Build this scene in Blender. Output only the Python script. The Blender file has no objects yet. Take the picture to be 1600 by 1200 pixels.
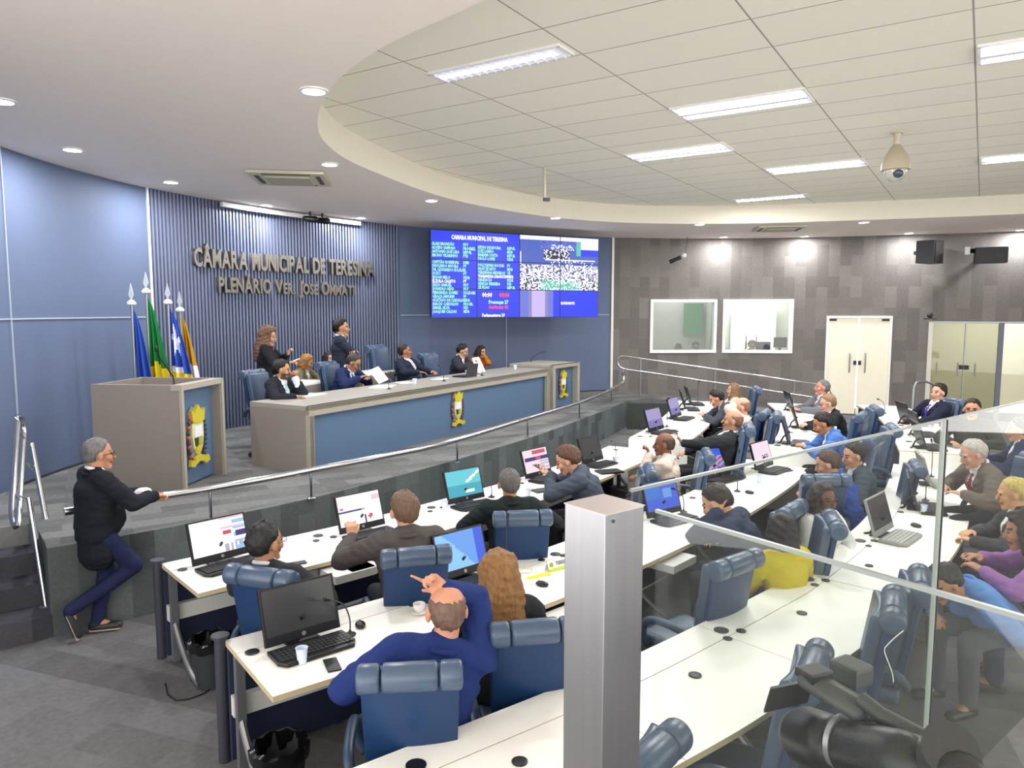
import bpy, math, random
import numpy as np
from mathutils import Vector, Matrix, noise
R = math.radians
sc = bpy.context.scene
COL = sc.collection
random.seed(7)

# ------------------------------------------------------------------ camera, world, exposure
FPX = 1150.0
PITCH = math.atan(114 / 1150)
CAMZ = 2.68
cd = bpy.data.cameras.new('camera'); cd.sensor_width = 36; cd.lens = FPX / 1600 * 36
cd.clip_start = 0.05; cd.clip_end = 100
cam = bpy.data.objects.new('camera', cd); COL.objects.link(cam)
cam.location = (0, 0, CAMZ); cam.rotation_euler = (math.pi / 2 - PITCH, 0, 0)
sc.camera = cam
w = bpy.data.worlds.new('room_ambient'); sc.world = w; w.use_nodes = True
w.node_tree.nodes['Background'].inputs[0].default_value = (1.0, 0.97, 0.93, 1)
w.node_tree.nodes['Background'].inputs[1].default_value = 1.9
vs = sc.view_settings
vs.view_transform = 'Standard'; vs.look = 'None'; vs.gamma = 1; vs.use_curve_mapping = False
vs.exposure = 0.9
TUBE_W = 46.0      # power of each recessed ceiling fixture
SPOT_W = 22.0      # power of each round downlight

def at(u, v, z):                       # world point on height z seen at photo pixel (u, v)
    a = u - 800; b = 600 - v
    y = FPX * math.cos(PITCH) + b * math.sin(PITCH); zz = -FPX * math.sin(PITCH) + b * math.cos(PITCH)
    t = (z - CAMZ) / zz
    return Vector((a * t, y * t, z))
def atD(u, v, D):
    a = u - 800; b = 600 - v
    y = FPX * math.cos(PITCH) + b * math.sin(PITCH); zz = -FPX * math.sin(PITCH) + b * math.cos(PITCH)
    t = D / y
    return Vector((a * t, D, CAMZ + zz * t))

# ------------------------------------------------------------------ materials
MATS = {}
def srgb(h):
    if isinstance(h, str):
        c = [int(h[i:i + 2], 16) / 255 for i in (0, 2, 4)]
    else: c = [x / 255 for x in h]
    return [x / 12.92 if x <= .04045 else ((x + .055) / 1.055) ** 2.4 for x in c] + [1]
def mat(name, col='808080', rough=.5, metal=0, spec=.5, bump=0, bscale=40, var=0, vscale=6, emit=0, alpha=1, stretch=None, coat=0):
    if name in MATS: return MATS[name]
    m = bpy.data.materials.new(name); m.use_nodes = True; nt = m.node_tree; N = nt.nodes; Lk = nt.links
    b = N['Principled BSDF']; c = srgb(col)
    b.inputs['Base Color'].default_value = c; b.inputs['Roughness'].default_value = rough
    b.inputs['Metallic'].default_value = metal; b.inputs['Specular IOR Level'].default_value = spec
    b.inputs['Coat Weight'].default_value = coat
    if emit:
        b.inputs['Emission Color'].default_value = c; b.inputs['Emission Strength'].default_value = emit if emit > 1.5 else emit * .56
        b.inputs['Base Color'].default_value = (0.01, 0.01, 0.01, 1)
    if bump or var or not emit:
        tc = N.new('ShaderNodeTexCoord'); src = tc.outputs['Object']
        if stretch:
            mp = N.new('ShaderNodeMapping'); mp.inputs['Scale'].default_value = stretch
            Lk.new(src, mp.inputs[0]); src = mp.outputs[0]
    if var or not emit:
        n = N.new('ShaderNodeTexNoise'); n.inputs['Scale'].default_value = vscale; n.inputs['Detail'].default_value = 3
        Lk.new(src, n.inputs['Vector'])
        v = var or .03
        mx = N.new('ShaderNodeMix'); mx.data_type = 'RGBA'
        mx.inputs[6].default_value = [x * (1 - v) for x in c[:3]] + [1]
        mx.inputs[7].default_value = [min(1, x * (1 + v)) for x in c[:3]] + [1]
        Lk.new(n.outputs[0], mx.inputs[0])
        if not emit: Lk.new(mx.outputs[2], b.inputs['Base Color'])
    if bump:
        n2 = N.new('ShaderNodeTexNoise'); n2.inputs['Scale'].default_value = bscale; n2.inputs['Detail'].default_value = 4
        Lk.new(src, n2.inputs['Vector'])
        bp = N.new('ShaderNodeBump'); bp.inputs['Strength'].default_value = bump; bp.inputs['Distance'].default_value = .01
        Lk.new(n2.outputs[0], bp.inputs['Height']); Lk.new(bp.outputs[0], b.inputs['Normal'])
    MATS[name] = m
    return m
def brickmat(name, c1, c2, bw, rh, uv=False, rot=0, rough=.95, nz=.25, nscale=30, offs=.5, mortar=0, mcol=None):
    m = bpy.data.materials.new(name); m.use_nodes = True; nt = m.node_tree; N = nt.nodes; Lk = nt.links
    b = N['Principled BSDF']; b.inputs['Roughness'].default_value = rough; b.inputs['Specular IOR Level'].default_value = .2
    tc = N.new('ShaderNodeTexCoord'); mp = N.new('ShaderNodeMapping'); mp.inputs['Rotation'].default_value = (0, 0, R(rot))
    Lk.new(tc.outputs['UV' if uv else 'Object'], mp.inputs[0])
    bk = N.new('ShaderNodeTexBrick'); bk.inputs['Scale'].default_value = 1; bk.inputs['Brick Width'].default_value = bw
    bk.inputs['Row Height'].default_value = rh; bk.inputs['Mortar Size'].default_value = mortar
    bk.offset = offs; bk.inputs['Mortar Smooth'].default_value = 0; bk.inputs['Bias'].default_value = 0
    bk.inputs['Color1'].default_value = srgb(c1); bk.inputs['Color2'].default_value = srgb(c2)
    bk.inputs['Mortar'].default_value = srgb(mcol or c1)
    Lk.new(mp.outputs[0], bk.inputs['Vector'])
    n = N.new('ShaderNodeTexNoise'); n.inputs['Scale'].default_value = nscale; n.inputs['Detail'].default_value = 5
    Lk.new(mp.outputs[0], n.inputs['Vector'])
    mr = N.new('ShaderNodeMapRange'); mr.inputs[3].default_value = 1 - nz; mr.inputs[4].default_value = 1 + nz
    Lk.new(n.outputs[0], mr.inputs[0])
    mx = N.new('ShaderNodeMix'); mx.data_type = 'RGBA'; mx.blend_type = 'MULTIPLY'; mx.inputs[0].default_value = 1
    Lk.new(bk.outputs[0], mx.inputs[6]); Lk.new(mr.outputs[0], mx.inputs[7]); Lk.new(mx.outputs[2], b.inputs['Base Color'])
    MATS[name] = m
    return m
def glassmat(name, tint='e8f2ee', refl=1.0, haze=0):
    m = bpy.data.materials.new(name); m.use_nodes = True; nt = m.node_tree; N = nt.nodes; Lk = nt.links
    N.remove(N['Principled BSDF']); out = N['Material Output']
    tr = N.new('ShaderNodeBsdfTransparent'); tr.inputs[0].default_value = srgb(tint)
    gl = N.new('ShaderNodeBsdfGlossy'); gl.inputs['Roughness'].default_value = .015
    fr = N.new('ShaderNodeLayerWeight'); fr.inputs[0].default_value = .5
    pw_ = N.new('ShaderNodeMath'); pw_.operation = 'POWER'; pw_.inputs[1].default_value = 5; Lk.new(fr.outputs['Facing'], pw_.inputs[0])
    mu = N.new('ShaderNodeMath'); mu.operation = 'MULTIPLY_ADD'; mu.inputs[1].default_value = .9 * refl; mu.inputs[2].default_value = .04 * refl; mu.use_clamp = True
    Lk.new(pw_.outputs[0], mu.inputs[0])
    mx = N.new('ShaderNodeMixShader'); Lk.new(mu.outputs[0], mx.inputs[0]); Lk.new(tr.outputs[0], mx.inputs[1]); Lk.new(gl.outputs[0], mx.inputs[2])
    last = mx
    if haze:
        df = N.new('ShaderNodeBsdfDiffuse'); df.inputs[0].default_value = (.8, .85, .82, 1)
        m2 = N.new('ShaderNodeMixShader'); m2.inputs[0].default_value = haze
        Lk.new(mx.outputs[0], m2.inputs[1]); Lk.new(df.outputs[0], m2.inputs[2]); last = m2
    Lk.new(last.outputs[0], out.inputs[0])
    MATS[name] = m
    return m

M_ring = mat('ceiling_paint', 'f4e9df', .8, bump=.02, bscale=3)
M_tile = brickmat('ceiling_tile', 'f3efe0', 'f0ecde', 1.36, .655, rot=0, nz=.02, nscale=8, offs=0, mortar=.007, mcol='a5a297')
M_fascia = mat('fascia_paint', 'e6e0d0', .8)
M_blue = mat('blue_wall_panel', '626f8b', .6, spec=.3, var=.06, vscale=.6)
M_slat = mat('blue_slat', '7a829c', .38, spec=.6, metal=.25)
M_slatgap = mat('slat_gap', '2c3860', .8)
M_seam = mat('panel_seam', 'a9b4c6', .6)
M_white = mat('white_trim', 'eeeeec', .5)
M_gwall = brickmat('carpeted_wall', '6e6966', '817c78', .5, .25, uv=True, rot=90, nz=.22, nscale=25)
M_floor = brickmat('floor_carpet', '5d5c5d', '78787a', .62, .31, rot=20, nz=.28, nscale=22)
M_dais = brickmat('dais_carpet', '5f5f5f', '7f807e', .55, .22, rot=-30, nz=.3, nscale=20)
M_daisside = brickmat('dais_side_carpet', '4b5153', '687071', .6, .2, uv=True, rot=90, nz=.25, nscale=30)
M_desk = mat('desk_laminate', 'fbfaf3', .35, spec=.5)
M_edge = mat('desk_edge', 'c9bb97', .5)
M_navy = mat('navy_screen_panel', '1e2743', .75, var=.1, vscale=20)
M_post = mat('charcoal_post', '3a3c46', .45, spec=.4)
M_black = mat('black_plastic', '121316', .4)
M_dkgrey = mat('dark_grey_plastic', '33363a', .5)
M_grey = mat('grey_metal', '9a9ca0', .35, metal=.7)
M_chrome = mat('polished_steel', 'cfd0d2', .16, metal=1)
M_brush = mat('brushed_steel', 'a9a9ae', .33, metal=1, bump=.02, bscale=30, stretch=(30, 30, 1), var=.08, vscale=3)
M_taupe = mat('taupe_laminate', '8d857c', .5, var=.06, vscale=5, stretch=(1, 1, 10))
M_taupe2 = mat('taupe_edge', 'a8a193', .5, var=.08, vscale=6, stretch=(2, 2, 14))
M_bluep = mat('blue_laminate', '56708f', .55, var=.03)
M_leather = mat('blue_leather', '43566f', .30, spec=.6, bump=.04, bscale=90, var=.06)
M_shell = mat('blue_chair_shell', '16365f', .42, spec=.4, bump=.02, bscale=200)
M_arm = mat('blue_armrest', '33475f', .4)
M_glass = glassmat('balustrade_glass', 'f9fbfa', .8, .004)
M_doorglass = glassmat('door_glass', 'd0d3c8', 1.0, .04)
M_winglass = glassmat('window_glass', 'f2f5f3', 1.0, .015)
M_paper = mat('paper', 'f4f4f8', .7)
M_gold = mat('crest_gold', 'd8c840', .4, metal=.2)
M_green = mat('crest_green', '2e5a48', .6)
M_red = mat('crest_red', 'b85560', .6)
M_crestsilver = mat('crest_silver', '8f8fa0', .4, metal=.3)
M_cup = mat('cup_plastic', 'b9d0ea', .2, spec=.6)
M_mask = mat('cream_door', 'f3ecd6', .4)

# ------------------------------------------------------------------ mesh builder
class MB:
    def __init__(s): s.v = []; s.f = []; s.m = []; s.uv = {}
    def add(s, vs, fs, mi=0):
        o = len(s.v); s.v += [tuple(p) for p in vs]
        for f in fs: s.f.append(tuple(i + o for i in f)); s.m.append(mi)
    def box(s, c, d, rz=0, mi=0, M=None):
        x, y, z = d[0] / 2, d[1] / 2, d[2] / 2
        P = [Vector((a, b, e)) for a in (-x, x) for b in (-y, y) for e in (-z, z)]
        Q = Matrix.Translation(Vector(c)) @ Matrix.Rotation(rz, 4, 'Z')
        if M is not None: Q = M @ Q
        s.add([Q @ p for p in P], [(0, 1, 3, 2), (4, 6, 7, 5), (0, 4, 5, 1), (2, 3, 7, 6), (0, 2, 6, 4), (1, 5, 7, 3)], mi)
        return s
    def prism(s, poly, z0, z1, mi=0, mtop=None):
        n = len(poly)
        s.add([(p[0], p[1], z0) for p in poly] + [(p[0], p[1], z1) for p in poly], [], mi)
        o = len(s.v) - 2 * n
        A = sum(poly[i][0] * poly[(i + 1) % n][1] - poly[(i + 1) % n][0] * poly[i][1] for i in range(n))
        r = range(n) if A > 0 else range(n)
        for i in r: s.f.append((o + i, o + (i + 1) % n, o + n + (i + 1) % n, o + n + i)); s.m.append(mi)
        s.f.append(tuple(o + n + i for i in range(n))); s.m.append(mi if mtop is None else mtop)
        s.f.append(tuple(o + i for i in reversed(range(n)))); s.m.append(mi)
        return s
    def plate(s, poly3, nrm, th, mi=0):          # polygon in space extruded by th along nrm
        n = len(poly3); nrm = Vector(nrm) * th
        s.add([Vector(p) for p in poly3] + [Vector(p) + nrm for p in poly3], [tuple(reversed(range(n))), tuple(range(n, 2 * n))] + [(i, (i + 1) % n, n + (i + 1) % n, n + i) for i in range(n)], mi)
        return s
    def caps(s, p0, p1, r0, r1, n=12, mi=0, flat=(1, 1), ax=None, k=3):   # tapered capsule, optional elliptic section
        p0 = Vector(p0); p1 = Vector(p1); d = p1 - p0; L = d.length
        d = d / L if L > 1e-6 else Vector((0, 0, 1))
        a = Vector(ax) if ax is not None else (Vector((1, 0, 0)) if abs(d.x) < .8 else Vector((0, 1, 0)))
        a = (a - d * a.dot(d)); a.normalize(); b = d.cross(a)
        rings = []
        for i in range(k): t = (i + .35) / k * math.pi / 2; rings.append((p0 - d * r0 * math.cos(t) * min(flat), r0 * math.sin(t)))
        rings.append((p0, r0)); rings.append((p1, r1))
        for i in range(k): t = (k - i - .65) / k * math.pi / 2; rings.append((p1 + d * r1 * math.cos(t) * min(flat), r1 * math.sin(t)))
        V = []
        for c, r in rings:
            for j in range(n):
                th = 2 * math.pi * j / n
                V.append(c + a * (r * flat[0] * math.cos(th)) + b * (r * flat[1] * math.sin(th)))
        m = len(rings); F = [(i * n + j, i * n + (j + 1) % n, (i + 1) * n + (j + 1) % n, (i + 1) * n + j) for i in range(m - 1) for j in range(n)]
        F.append(tuple(reversed(range(n)))); F.append(tuple((m - 1) * n + j for j in range(n)))
        s.add(V, F, mi); return s
    def cyl(s, p0, p1, r0, r1=None, n=16, mi=0):
        r1 = r0 if r1 is None else r1
        p0 = Vector(p0); p1 = Vector(p1); d = (p1 - p0).normalized()
        a = Vector((1, 0, 0)) if abs(d.x) < .8 else Vector((0, 1, 0)); a = (a - d * a.dot(d)).normalized(); b = d.cross(a)
        V = [p + (a * math.cos(2 * math.pi * j / n) + b * math.sin(2 * math.pi * j / n)) * r for p, r in ((p0, r0), (p1, r1)) for j in range(n)]
        s.add(V, [(j, (j + 1) % n, n + (j + 1) % n, n + j) for j in range(n)] + [tuple(reversed(range(n))), tuple(range(n, 2 * n))], mi); return s
    def tube(s, path, r, n=10, mi=0, closed=False):
        P = [Vector(p) for p in path]; m = len(P); V = []
        prev = None
        for i, p in enumerate(P):
            if closed: d = P[(i + 1) % m] - P[i - 1]
            else: d = P[min(i + 1, m - 1)] - P[max(i - 1, 0)]
            d.normalize()
            if prev is None: a = Vector((0, 0, 1)) if abs(d.z) < .9 else Vector((1, 0, 0))
            else: a = prev
            a = (a - d * a.dot(d)).normalized(); prev = a; b = d.cross(a)
            rr = r[i] if isinstance(r, (list, tuple)) else r
            V += [p + (a * math.cos(2 * math.pi * j / n) + b * math.sin(2 * math.pi * j / n)) * rr for j in range(n)]
        F = [(i * n + j, i * n + (j + 1) % n, ((i + 1) % m) * n + (j + 1) % n, ((i + 1) % m) * n + j) for i in range(m if closed else m - 1) for j in range(n)]
        if not closed: F += [tuple(reversed(range(n))), tuple((m - 1) * n + j for j in range(n))]
        s.add(V, F, mi); return s
    def ell(s, c, r, n=14, m=10, mi=0, M=None):
        c = Vector(c); V = [Vector((0, 0, -1))]
        for i in range(1, m):
            t = -math.pi / 2 + math.pi * i / m
            V += [Vector((math.cos(t) * math.cos(2 * math.pi * j / n), math.cos(t) * math.sin(2 * math.pi * j / n), math.sin(t))) for j in range(n)]
        V.append(Vector((0, 0, 1)))
        V = [Vector((p.x * r[0], p.y * r[1], p.z * r[2])) for p in V]
        V = [(M @ p if M is not None else p) + c for p in V]
        F = [(0, 1 + (j + 1) % n, 1 + j) for j in range(n)]
        F += [(1 + i * n + j, 1 + i * n + (j + 1) % n, 1 + (i + 1) * n + (j + 1) % n, 1 + (i + 1) * n + j) for i in range(m - 2) for j in range(n)]
        k = len(V) - 1; F += [(k, 1 + (m - 2) * n + j, 1 + (m - 2) * n + (j + 1) % n) for j in range(n)]
        s.add(V, F, mi); return s
    def lathe(s, prof, c=(0, 0, 0), n=20, mi=0):
        V = [Vector((r * math.cos(2 * math.pi * j / n), r * math.sin(2 * math.pi * j / n), z)) + Vector(c) for r, z in prof for j in range(n)]
        m = len(prof); F = [(i * n + j, i * n + (j + 1) % n, (i + 1) * n + (j + 1) % n, (i + 1) * n + j) for i in range(m - 1) for j in range(n)]
        F += [tuple(reversed(range(n))), tuple((m - 1) * n + j for j in range(n))]
        s.add(V, F, mi); return s
    def mesh(s, name, mats=(), smooth=False):
        me = bpy.data.meshes.new(name); me.from_pydata(s.v, [], s.f)
        for m in mats: me.materials.append(m)
        if len(mats) > 1: me.polygons.foreach_set('material_index', s.m)
        if smooth:
            me.polygons.foreach_set('use_smooth', [True] * len(me.polygons))
            if smooth != 'full': me.set_sharp_from_angle(angle=R(40))
        me.update(); return me
    def build(s, name, mats, parent=None, smooth=False, bevel=0, fix=True):
        if not isinstance(mats, (list, tuple)): mats = [mats]
        me = s.mesh(name, mats, smooth)
        if fix:
            import bmesh
            bm = bmesh.new(); bm.from_mesh(me); bmesh.ops.recalc_face_normals(bm, faces=bm.faces)
            if bevel:
                ed = [e for e in bm.edges if e.is_manifold and e.calc_face_angle(0) > R(50)]
                bmesh.ops.bevel(bm, geom=ed, offset=bevel, segments=2, affect='EDGES', profile=.7, clamp_overlap=True)
            bm.to_mesh(me); bm.free()
        return link(name, me, parent)
def link(name, me, parent=None):
    o = bpy.data.objects.new(name, me); COL.objects.link(o)
    if parent is not None: o.parent = parent
    return o
def tag(o, label, cat, group=None):
    o['label'] = label; o['category'] = cat
    if group: o['group'] = group
    return o
def struct(o): o['kind'] = 'structure'; return o
def thing(name, label, cat, loc=(0, 0, 0), rz=0, group=None):
    o = bpy.data.objects.new(name, None); COL.objects.link(o); o.empty_display_size = .1
    o.location = loc; o.rotation_euler = (0, 0, rz)
    return tag(o, label, cat, group)
KIDS = {}
def kids(o):
    if o.name not in KIDS: KIDS[o.name] = list(o.children)
    return KIDS[o.name]
def dup(o, parent=None):
    c = o.copy(); COL.objects.link(c); c.parent = parent
    for ch in kids(o): dup(ch, c)
    return c
def inst(proto, label, loc, rz, group=None):
    if proto.get('used'): o = dup(proto)
    else: kids(proto); [kids(k) for k in kids(proto)]; proto['used'] = 1; o = proto
    o.location = loc; o.rotation_euler = (0, 0, rz); o['label'] = label
    if group: o['group'] = group
    return o

def spline(pts, step=.12):               # Catmull-Rom through 2-D points
    P = [Vector((p[0], p[1])) for p in pts]; P = [2 * P[0] - P[1]] + P + [2 * P[-1] - P[-2]]
    out = []
    for i in range(1, len(P) - 2):
        n = max(2, int((P[i + 1] - P[i]).length / step))
        for k in range(n):
            t = k / n; a, b, c, d = P[i - 1], P[i], P[i + 1], P[i + 2]
            out.append(.5 * ((2 * b) + (c - a) * t + (2 * a - 5 * b + 4 * c - d) * t * t + (3 * b - a - 3 * c + d) * t ** 3))
    out.append(P[-2]); return out
def offset(C, d):                        # to the right of travel
    o = []
    for i, p in enumerate(C):
        t = (C[min(i + 1, len(C) - 1)] - C[max(i - 1, 0)]).normalized(); o.append(p + Vector((t.y, -t.x)) * d)
    return o
def near(C, p):
    i = min(range(len(C)), key=lambda k: (C[k] - Vector((p[0], p[1]))).length)
    t = (C[min(i + 1, len(C) - 1)] - C[max(i - 1, 0)]).normalized()
    return i, t
def band(C, d0, d1, z0, z1, mb=None, mi=0, mside=None):   # solid ribbon between two offsets of a curve
    mb = mb or MB(); A = offset(C, d0); B = offset(C, d1); n = len(C)
    V = [(p.x, p.y, z) for z in (z0, z1) for X in (A, B) for p in X]
    F = []; m = []
    ms = mi if mside is None else mside
    for i in range(n - 1):
        a0, b0, a1, b1 = i, n + i, 2 * n + i, 3 * n + i
        F += [(a1, a1 + 1, b1 + 1, b1), (a0, b0, b0 + 1, a0 + 1), (a0, a0 + 1, a1 + 1, a1), (b0, b1, b1 + 1, b0 + 1)]; m += [mi, ms, ms, ms]
    F += [(0, 2 * n, 3 * n, n), (n - 1, 2 * n - 1, 4 * n - 1, 3 * n - 1)]; m += [ms, ms]
    o = len(mb.v); mb.v += V; mb.f += [tuple(i + o for i in f) for f in F]; mb.m += m
    return mb

def wall(name, C, z0, z1, mats, holes=(), uvs=True):   # curved wall with rectangular holes [(s0, s1, za, zb)]
    S = [0]
    for i in range(1, len(C)): S.append(S[-1] + (C[i] - C[i - 1]).length)
    ss = sorted(set([round(x, 4) for x in S] + [round(h[k], 4) for h in holes for k in (0, 1)])); zs = sorted(set([z0, z1] + [h[k] for h in holes for k in (2, 3)]))
    def pt(s):
        for i in range(1, len(S)):
            if s <= S[i] + 1e-6:
                t = (s - S[i - 1]) / (S[i] - S[i - 1]); return C[i - 1].lerp(C[i], t)
        return C[-1]
    V = []; F = []; UV = []
    for s_ in ss:
        p = pt(s_)
        for z in zs: V.append((p.x, p.y, z)); UV.append((s_, z))
    nz = len(zs)
    for i in range(len(ss) - 1):
        for j in range(nz - 1):
            sm = (ss[i] + ss[i + 1]) / 2; zm = (zs[j] + zs[j + 1]) / 2
            if any(h[0] < sm < h[1] and h[2] < zm < h[3] for h in holes): continue
            F.append((i * nz + j, (i + 1) * nz + j, (i + 1) * nz + j + 1, i * nz + j + 1))
    me = bpy.data.meshes.new(name); me.from_pydata(V, [], F); me.materials.append(mats)
    ul = me.uv_layers.new(name='UVMap')
    for lp in me.loops: ul.data[lp.index].uv = UV[lp.vertex_index]
    me.update()
    o = link(name, me); sm = o.modifiers.new('thickness', 'SOLIDIFY'); sm.thickness = .12; sm.offset = -1
    return struct(o), pt, S

# ------------------------------------------------------------------ curves of the plan
R1 = spline([(-2.69, 5.48), (-1.6, 6.46), (-.91, 7.2), (-.27, 7.95), (.15, 8.48), (.75, 9.35), (1.26, 10.19), (1.40, 10.45)])
R1h = spline([(1.62, 10.03), (2.08, 11.0), (2.48, 12.0), (2.83, 13.0), (3.18, 14.3)])
R2 = spline([(-1.69, 4.16), (-1.12, 4.6), (-.55, 5.08), (-.07, 5.52), (.40, 5.98), (1.1, 6.75), (1.74, 7.51), (2.53, 8.6), (3.08, 9.5)])
R2h = spline([(3.22, 9.25), (3.72, 10.2), (4.2, 11.4), (4.58, 12.6), (4.86, 13.9)])
R3 = spline([(-1.7, 2.2), (-.65, 2.96), (.27, 3.64), (.76, 4.03), (1.64, 4.82), (2.12, 5.3), (3.15, 6.52), (3.93, 7.65), (4.42, 8.45), (4.85, 9.2)])
R3h = spline([(4.86, 9.1), (5.38, 10.3), (5.93, 11.7), (6.25, 12.8), (6.42, 13.6)])
DAIS = [(-3.79, 5.85), (-3.26, 6.27), (-2.7, 6.8), (-2.09, 7.46), (-1.45, 8.35), (-.85, 9.25), (-.3, 10.15), (.26, 11.1), (.95, 12.45), (1.6, 13.8), (2.2, 15.1), (2.45, 15.7)]
DC = spline(DAIS)
WL = spline([(-4.2, 3.2), (-4.95, 5.2), (-5.33, 7.0), (-5.48, 8.4), (-5.42, 9.6), (-5.14, 10.95), (-4.15, 13.0), (-2.38, 15.3), (-.1, 16.8), (2.36, 17.85)], .2)
WG = spline([(2.36, 17.85), (4.0, 18.12), (5.6, 18.1), (7.5, 17.75), (9.5, 17.15), (11.3, 16.4), (13.0, 15.2), (14.2, 13.6), (15, 11.5), (15.2, 9)], .2)
def Slen(C):
    S = [0]
    for i in range(1, len(C)): S.append(S[-1] + (C[i] - C[i - 1]).length)
    return S
def s_at(C, S, u):                       # arc length where the photo column u meets the wall
    k = (u - 800) / 1149.0
    for i in range(1, len(C)):
        a = C[i - 1].x - k * C[i - 1].y; b = C[i].x - k * C[i].y
        if a <= 0 < b: return S[i - 1] + (S[i] - S[i - 1]) * (-a) / (b - a)
    return 0
CZ_ = 4.43; TZ = 4.78; UP = .19
# ------------------------------------------------------------------ walls
SL = Slen(WL); SG = Slen(WG)
s_sl0 = s_at(WL, SL, 243); s_sl1 = s_at(WL, SL, 623)
o, PL_, _ = wall('wall_left', WL, 0, 4.75, M_blue, [(s_sl0, s_sl1, .75, 4.75)])
w1a, w1b = s_at(WG, SG, 1017), s_at(WG, SG, 1116); w2a, w2b = s_at(WG, SG, 1130), s_at(WG, SG, 1235)
da, db = s_at(WG, SG, 1291), s_at(WG, SG, 1390)
ga, gb = s_at(WG, SG, 1449), s_at(WG, SG, 1640)
W1Z = (1.69, 2.93)
o, PG_, _ = wall('wall_back', WG, 0, 4.75, M_gwall, [(w1a, w1b, *W1Z), (w2a, w2b, *W1Z), (da, db, UP, 2.54), (ga, gb, UP, 2.42)])
def wtan(pt, s): return (pt(s + .02) - pt(s - .02)).normalized()
# slatted section of the blue wall
mb = MB(); s = s_sl0
C = [PL_(s_sl0 + (s_sl1 - s_sl0) * i / 40) for i in range(41)]
C2 = offset(C, -.06)
for i in range(40):
    mb.add([(C2[i].x, C2[i].y, .75), (C2[i + 1].x, C2[i + 1].y, .75), (C2[i + 1].x, C2[i + 1].y, 4.6), (C2[i].x, C2[i].y, 4.6)], [(0, 1, 2, 3)], 1)
nf = 78
for i in range(nf):
    ss = s_sl0 + .04 + (s_sl1 - s_sl0 - .06) * i / (nf - 1); p = PL_(ss); t = wtan(PL_, ss); n = Vector((t.y, -t.x))
    q = p - n * .01
    mb.box((q.x, q.y, 2.62), (.034, .075, 3.74), math.atan2(t.y, t.x))
struct(mb.build('wall_slatted', [M_slat, M_slatgap]))
# seams / trims
def vtrim(pt, s, z0, z1, wd, m, name, off=.008):
    p = pt(s); t = wtan(pt, s); n = Vector((t.y, -t.x)); q = p + n * off
    return struct(MB().box((q.x, q.y, (z0 + z1) / 2), (wd, .02, z1 - z0), math.atan2(t.y, t.x)).build(name, m))
vtrim(PG_, .06, .75, 4.43, .055, M_white, 'trim_1', .01)
vtrim(PL_, s_sl0 - .02, .75, 4.43, .03, M_white, 'trim_2', .01)
for k, u in enumerate((20, 791)):
    vtrim(PL_, s_at(WL, SL, u), .75, 4.43, .016, M_seam, 'trim_%d' % (3 + k), .004)
for k, (a, b) in enumerate(((0.1, s_sl0 - .04), (s_sl1 + .05, SL[-1] - .02))):
    C = [PL_(a + (b - a) * i / 50) for i in range(51)]
    struct(band(C, -.01, .012, 2.585, 2.601).build('trim_%d' % (5 + k), M_seam))
C = [PL_(a_) for a_ in np.linspace(s_at(WL, SL, 20), s_sl0 - .05, 40)] + [PL_(a_) for a_ in np.linspace(s_sl0, SL[-1], 60)]
struct(band(C, -.01, .02, .75, .775).build('baseboard_left', M_dkgrey))
# ------------------------------------------------------------------ floors and dais
UPC = [(1.15, 10.55), (1.75, 9.75), (2.32, 9.70), (3.15, 9.35), (3.9, 8.75), (4.8, 9.2), (5.5, 8.65), (7.0, 7.6), (9.2, 6.2), (15.5, 6.2), (15.5, 17), (9, 18.8), (2, 18.8), (1.2, 15)]
struct(MB().prism([(-7, -1), (16, -1), (16, 19), (-7, 19)], -.15, 0).build('floor', M_floor))
struct(MB().prism(UPC, 0, UP).build('floor_upper', M_floor))
# dais slab with a notch for the stairs
d0 = Vector(DAIS[0]); fd = (Vector(DAIS[1]) - d0).normalized(); inn = Vector((-fd.y, fd.x))
TR = .31
notch_in = d0 + inn * (TR * 3)
far_l = d0 - fd * 1.5
poly = [tuple(p) for p in DC] + [(2.3, 17.95), (-.2, 16.95), (-2.5, 15.4), (-4.3, 13.05), (-5.3, 11.0), (-5.6, 9.6), (-5.6, 8.4), (-5.45, 7.0)] + [tuple(far_l + inn * TR * 3), tuple(notch_in)]
mb = MB().prism(poly, 0, .75)
struct(mb.build('floor_dais', M_dais))
# carpeted dais front with uv so the tiles run along it
def skirt(C, z0, z1, name, off=.006):
    C = offset(C, off); S = Slen(C); me = bpy.data.meshes.new(name)
    V = [(p.x, p.y, z) for p in C for z in (z0, z1)]; F = [(2 * i, 2 * i + 2, 2 * i + 3, 2 * i + 1) for i in range(len(C) - 1)]
    me.from_pydata(V, [], F); me.materials.append(M_daisside); ul = me.uv_layers.new(name='UVMap')
    for lp in me.loops: ul.data[lp.index].uv = (S[lp.vertex_index // 2], V[lp.vertex_index][2])
    o = link(name, me); sm = o.modifiers.new('t', 'SOLIDIFY'); sm.thickness = .01; sm.offset = -1
    return struct(o)
skirt(DC, 0, .752, 'wall_dais_front')
skirt([Vector(notch_in), Vector(d0)], 0, .752, 'wall_stair_cheek')
mb = MB()
for k in range(4):
    a = d0 + inn * TR * k; b = far_l + inn * TR * k; c = far_l + inn * (TR * 3 + .02); d = d0 + inn * (TR * 3 + .02)
    if k < 3: mb.prism([tuple(a), tuple(d), tuple(c), tuple(b)], .1875 * k, .1875 * (k + 1))
struct(mb.build('floor_stairs', brickmat('stair_carpet', '3f3f47', '55555c', .5, .3, rot=-30, nz=.25)))
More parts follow.
